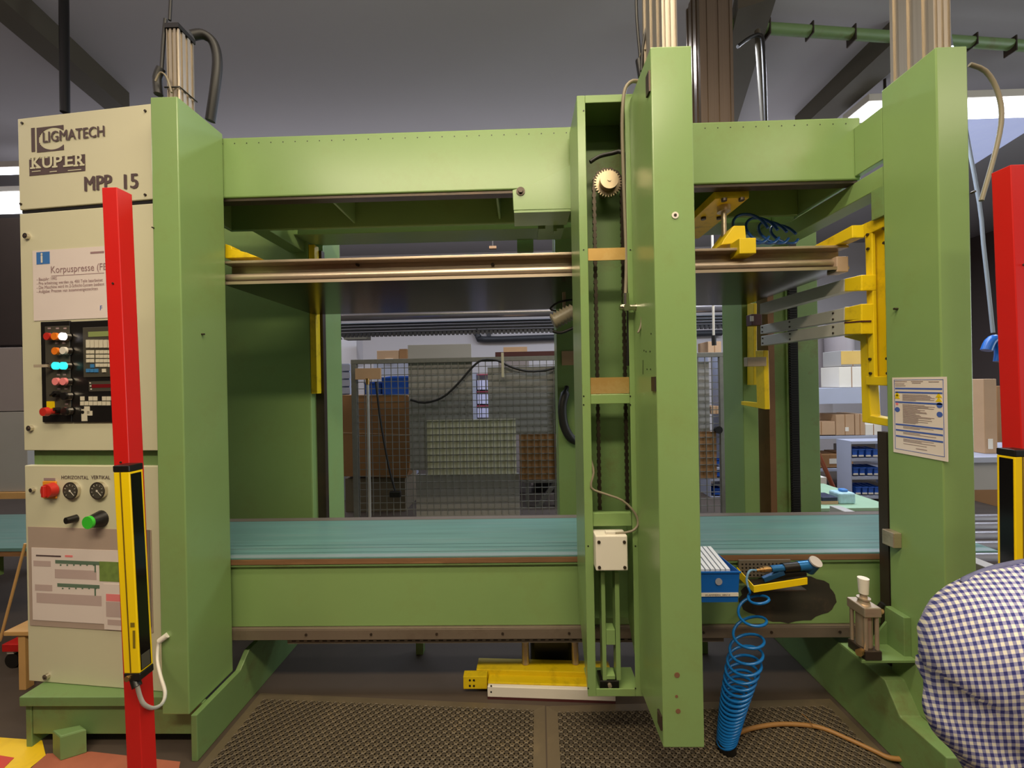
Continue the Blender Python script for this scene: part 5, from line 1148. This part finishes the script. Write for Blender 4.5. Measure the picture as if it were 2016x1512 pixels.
za = at(1952, 893, 3.6).z
BX(3.9, 5.2, 3.45, 4.2, za - 0.05, za - 0.001).build('top', LILAC, sd, 0.003)
BX(3.95, 5.1, 3.5, 3.55, za - 0.3, za - 0.0505).build('apron', GREYP, sd)
for x in (3.95, 5.1): BX(x, x + 0.05, 3.8, 3.85, 0, za - 0.0505).build('leg', GREYP, sd)
hr = thing('hanging_hose_reel', at(1955, 690, 3.2), 'blue air tool hanging on a grey spiral cord right of column', 'hose')
MB().tube([V((at(1860, 100, 3.2).x, 3.2, 4.5)), at(1895, 220, 3.2), at(1928, 400, 3.2), at(1936, 480, 3.2), at(1945, 560, 3.2), at(1955, 655, 3.2)], 0.012, 8).build('cord', mat('pale_cord', (140, 150, 160), 0.5), hr)
mb = MB(); mb.tube([at(1942, 690, 3.2), at(1950, 672, 3.2), at(1962, 668, 3.2), at(1970, 690, 3.2), at(1968, 712, 3.2)], 0.035, 10); mb.build('tool', BLUE, hr)
standing('carton_stack', 1964, 760, 1990, 893, 4.4, 0.4, CARD, 'brown carton stack behind the right red post', 'carton')
# ------------------------------------------------------------------ left of the cabinet
gc = thing('grey_cupboard', (-4.6, 3.2, 0), 'grey steel cupboard standing left behind the control cabinet', 'cupboard')
zA, zM, zC_ = at(20, 684, 3.0).z, at(20, 811, 3.0).z, at(20, 968, 3.0).z
xr = at(52, 800, 3.0).x
BX(xr - 1.2, xr, 3.0, 3.5, zM + 0.005, zA).build('upper_case', GREYBOX, gc, 0.004); BX(xr - 1.2, xr, 3.0, 3.5, zC_, zM).build('lower_case', GREYP, gc, 0.004)
BX(xr - 1.2, xr + 0.02, 2.97, 3.5, zC_ - 0.05, zC_ - 0.001).build('wood_base', BOARD, gc)
for x in (xr - 1.15, xr - 0.06): BX(x, x + 0.05, 3.1, 3.15, 0, zC_ - 0.0505).build('leg', GREENW, gc)
wb_ = thing('side_table', (-3.3, 2.5, 0), 'green side table with teal top left of the cabinet', 'table')
zt_ = at(25, 1086, 2.15).z
BX(-4.6, -2.2, 2.15, 2.75, zt_, zt_ + 0.02).build('top', TEAL, wb_, 0.002); BX(-4.6, -2.2, 2.155, 2.7, zt_ - 0.03, zt_ - 0.001).build('edge', WOOD, wb_)
BX(-2.9, -2.25, 2.2, 2.7, 0.0, zt_ - 0.0305).build('pedestal', GREEN, wb_, 0.004); BX(-4.5, -3.2, 2.2, 2.3, zt_ - 0.2, zt_ - 0.0305).build('apron', GREEN, wb_)
BX(-4.45, -4.35, 2.3, 2.4, 0, zt_ - 0.0305).build('leg', GREEN, wb_)
st = thing('wooden_stool', (-2.15, 1.9, 0), 'light wooden stool peeking out left of the cabinet foot', 'stool')
zs_ = at(20, 1228, 1.95).z
mb = MB().prism([at(6, 1226, 1.85), at(62, 1222, 1.85), at(75, 1195, 2.05), at(52, 1200, 2.05)], (0, 0, 0.018))
p = at(6, 1226, 1.85); 
BX(p.x, p.x + 0.33, 1.85, 1.98, zs_ , zs_ + 0.022).build('seat', BOARD, st, 0.003)
for (x, y) in ((p.x + 0.06, 1.86), (p.x + 0.27, 1.86), (p.x + 0.06, 1.935), (p.x + 0.27, 1.935)): BX(x, x + 0.035, y, y + 0.035, 0, zs_ - 0.0005).build('leg', BOARD, st, 0.002)
tr = thing('red_dolly', (-2.5, 2.05, 0), 'low red dolly with white caster left of the cabinet foot', 'dolly')
p = at(30, 1296, 2.0)
BX(p.x - 0.06, p.x + 0.3, 1.99, 2.17, 0.10, 0.14).build('frame', RED, tr, 0.003)
for (x, y) in ((p.x - 0.03, 2.02), (p.x + 0.25, 2.02), (p.x - 0.03, 2.14), (p.x + 0.25, 2.14)):
    c_ = MB().cyl((x, y - 0.012, 0.04), (x, y + 0.012, 0.04), 0.04, 16).build('wheel', BLACK, tr); BX(x - 0.018, x + 0.018, y - 0.018, y + 0.018, 0.082, 0.0995).build('caster_fork', WHITE, c_)
t = MB().cyl(at(50, 1070, 1.95), at(0, 1262, 1.95), 0.006, 8).build('thin_stick', BOARD); tag(t, 'thin wooden stick leaning left of the cabinet', 'stick')
slabthing('dark_rack', -80, 430, 44, 680, 4.0, 0.4, mat('dark_brown_store', (54, 44, 42), 0.7), 'dark storage rack in the gloom left of the cabinet', 'rack')
# ------------------------------------------------------------------ person bending forward at lower right
pe = thing('person', (1.05, 0.45, 0), 'person in a blue and white checked shirt bending forward at right', 'person')
def skin_mesh(name, nodes, edges, m, parent, sub=2, root=0):
    me = bpy.data.meshes.new(name); off = parent.location
    me.from_pydata([tuple(V(n[0]) - off) for n in nodes], edges, []); ob = bpy.data.objects.new(name, me); C.objects.link(ob); ob.parent = parent
    sk = ob.modifiers.new('skin', 'SKIN'); sk.use_smooth_shade = True; sk.branch_smoothing = 0.6
    bm = bmesh.new(); bm.from_mesh(me); ly = bm.verts.layers.skin.verify(); bm.verts.ensure_lookup_table()
    for i, n in enumerate(nodes): bm.verts[i][ly].radius = n[1] if isinstance(n[1], tuple) else (n[1], n[1]); bm.verts[i][ly].use_root = (i == root)
    bm.to_mesh(me); bm.free()
    s = ob.modifiers.new('sub', 'SUBSURF'); s.levels = s.render_levels = sub
    me.materials.append(m)
    dg = bpy.context.evaluated_depsgraph_get(); nm = bpy.data.meshes.new_from_object(ob.evaluated_get(dg)); ob.modifiers.clear(); ob.data = nm
    for p_ in nm.polygons: p_.use_smooth = True
    return ob
hip = (1.22, 0.26, 0.88)
body_nodes = [(hip, (0.13, 0.16)), ((1.14, 0.38, 0.98), (0.11, 0.13)), ((1.02, 0.54, 1.03), (0.1, 0.12)), ((0.97, 0.66, 1.03), 0.07), ((1.02, 0.74, 0.97), 0.05), ((1.07, 0.82, 0.85), 0.08), ((1.09, 0.86, 0.77), 0.07),
    ((0.80, 0.67, 1.01), 0.055), ((0.785, 0.69, 0.88), 0.045), ((0.83, 0.70, 0.79), 0.042), ((0.98, 0.80, 0.68), 0.032), ((1.06, 0.86, 0.65), 0.026),
    ((1.20, 0.62, 1.0), 0.06), ((1.28, 0.70, 0.86), 0.05), ((1.27, 0.82, 0.72), 0.042), ((1.18, 0.90, 0.66), 0.033), ((1.14, 0.94, 0.65), 0.026),
    ((1.13, 0.26, 0.78), 0.10), ((1.12, 0.30, 0.48), 0.065), ((1.12, 0.24, 0.10), 0.045), ((1.12, 0.36, 0.045), 0.042),
    ((1.31, 0.26, 0.78), 0.10), ((1.32, 0.32, 0.48), 0.065), ((1.32, 0.26, 0.10), 0.045), ((1.32, 0.38, 0.045), 0.042)]
be = [(0, 1), (1, 2), (2, 3), (3, 4), (4, 5), (5, 6), (2, 7), (7, 8), (8, 9), (9, 10), (10, 11), (2, 12), (12, 13), (13, 14), (14, 15), (15, 16), (0, 17), (17, 18), (18, 19), (19, 20), (0, 21), (21, 22), (22, 23), (23, 24)]
bdy = skin_mesh('body', body_nodes, be, SKIN, pe)
def hand(wr, dirn, side, nm):
    wr, dirn, side = V(wr), V(dirn).normalized(), V(side).normalized(); nodes = [(wr, 0.022), (wr + dirn * 0.05, (0.034, 0.016))]; ed = [(0, 1)]
    for i, (o_, l_) in enumerate(((-0.03, 0.065), (-0.01, 0.078), (0.01, 0.072), (0.03, 0.055))):
        b0 = wr + dirn * 0.085 + side * o_; k = len(nodes)
        nodes += [(b0, 0.0085), (b0 + dirn * l_ * 0.5 + V((0, 0, -0.012)), 0.008), (b0 + dirn * l_ * 0.85 + V((0, 0, -0.04)), 0.007)]
        ed += [(1, k), (k, k + 1), (k + 1, k + 2)]
    k = len(nodes); nodes += [(wr + dirn * 0.035 - side * 0.045, 0.01), (wr + dirn * 0.075 - side * 0.06, 0.009)]; ed += [(1, k), (k, k + 1)]
    return skin_mesh(nm, nodes, ed, SKIN, pe, 1)
hand((1.065, 0.865, 0.65), (0.6, 0.6, -0.2), (0.6, -0.6, 0), 'hand'); hand((1.135, 0.945, 0.65), (0.3, 0.8, -0.2), (0.8, -0.3, 0), 'hand')
tn_ = [(hip, (0.155, 0.18)), ((1.13, 0.26, 0.76), 0.115), ((1.12, 0.30, 0.48), 0.085), ((1.12, 0.245, 0.12), 0.075), ((1.31, 0.26, 0.76), 0.115), ((1.32, 0.32, 0.48), 0.085), ((1.32, 0.265, 0.12), 0.075)]
skin_mesh('trousers', tn_, [(0, 1), (1, 2), (2, 3), (0, 4), (4, 5), (5, 6)], DENIM, pe)
sn = [((1.20, 0.28, 0.89), (0.17, 0.2)), ((1.11, 0.42, 0.99), (0.165, 0.19)), ((1.01, 0.54, 1.08), (0.15, 0.17)), ((0.93, 0.64, 1.108), 0.127),
      ((0.818, 0.67, 1.038), 0.126), ((0.815, 0.69, 0.93), 0.102), ((0.832, 0.69, 0.83), 0.098), ((0.92, 0.74, 0.74), 0.08), ((0.98, 0.79, 0.70), 0.06),
      ((1.18, 0.60, 1.0), 0.10), ((1.26, 0.70, 0.86), 0.08), ((1.265, 0.80, 0.74), 0.068)]
sh = skin_mesh('shirt', sn, [(0, 1), (1, 2), (2, 3), (3, 4), (4, 5), (5, 6), (6, 7), (7, 8), (2, 9), (9, 10), (10, 11)], GING, pe, 3)
uvl = sh.data.uv_layers.new(name='UVMap'); me = sh.data
from mathutils import noise
for v_ in me.vertices:
    c = v_.co + pe.location
    fold = math.sin((c.z * 1.0 - c.x * 0.9 + 0.25 * noise.noise(c * 6)) * 62) * 0.5 + noise.noise(c * 16)
    low = min(1, max(0, (0.99 - c.z) / 0.06)); crease = math.exp(-((c.z - 0.935 + 0.12 * (c.x - 0.8)) / 0.012) ** 2)
    v_.co += v_.normal * (0.004 * fold + 0.007 * low * math.sin((c.z + 0.9 * c.x) * 75 + 3 * noise.noise(c * 8)) - 0.009 * crease)
for lp in me.loops:
    c = me.vertices[lp.vertex_index].co + pe.location
    wv = 0.005 * noise.noise(c * 9)
    uvl.data[lp.index].uv = ((c.x - 0.7 * c.y + 0.12 * c.z + wv) / 0.0098, (c.z + 0.7 * c.y - 0.12 * c.x + 0.008 * math.sin(c.x * 26 + c.z * 9) + wv) / 0.0118)
MB().tube([at(1893, 1147, 0.72), at(1920, 1134, 0.725), at(1955, 1121, 0.725), at(1992, 1112, 0.72), at(2040, 1104, 0.71)], [0.003] + [0.0065] * 12, 10).build('collar', mat('navy_collar', (84, 86, 118), 0.8, var=0.4, scale=60), pe)
MB().tube([(1.07, 0.82, 0.86), (1.09, 0.86, 0.80)], [0.09] * 4, 16).build('hair', HAIR, pe)
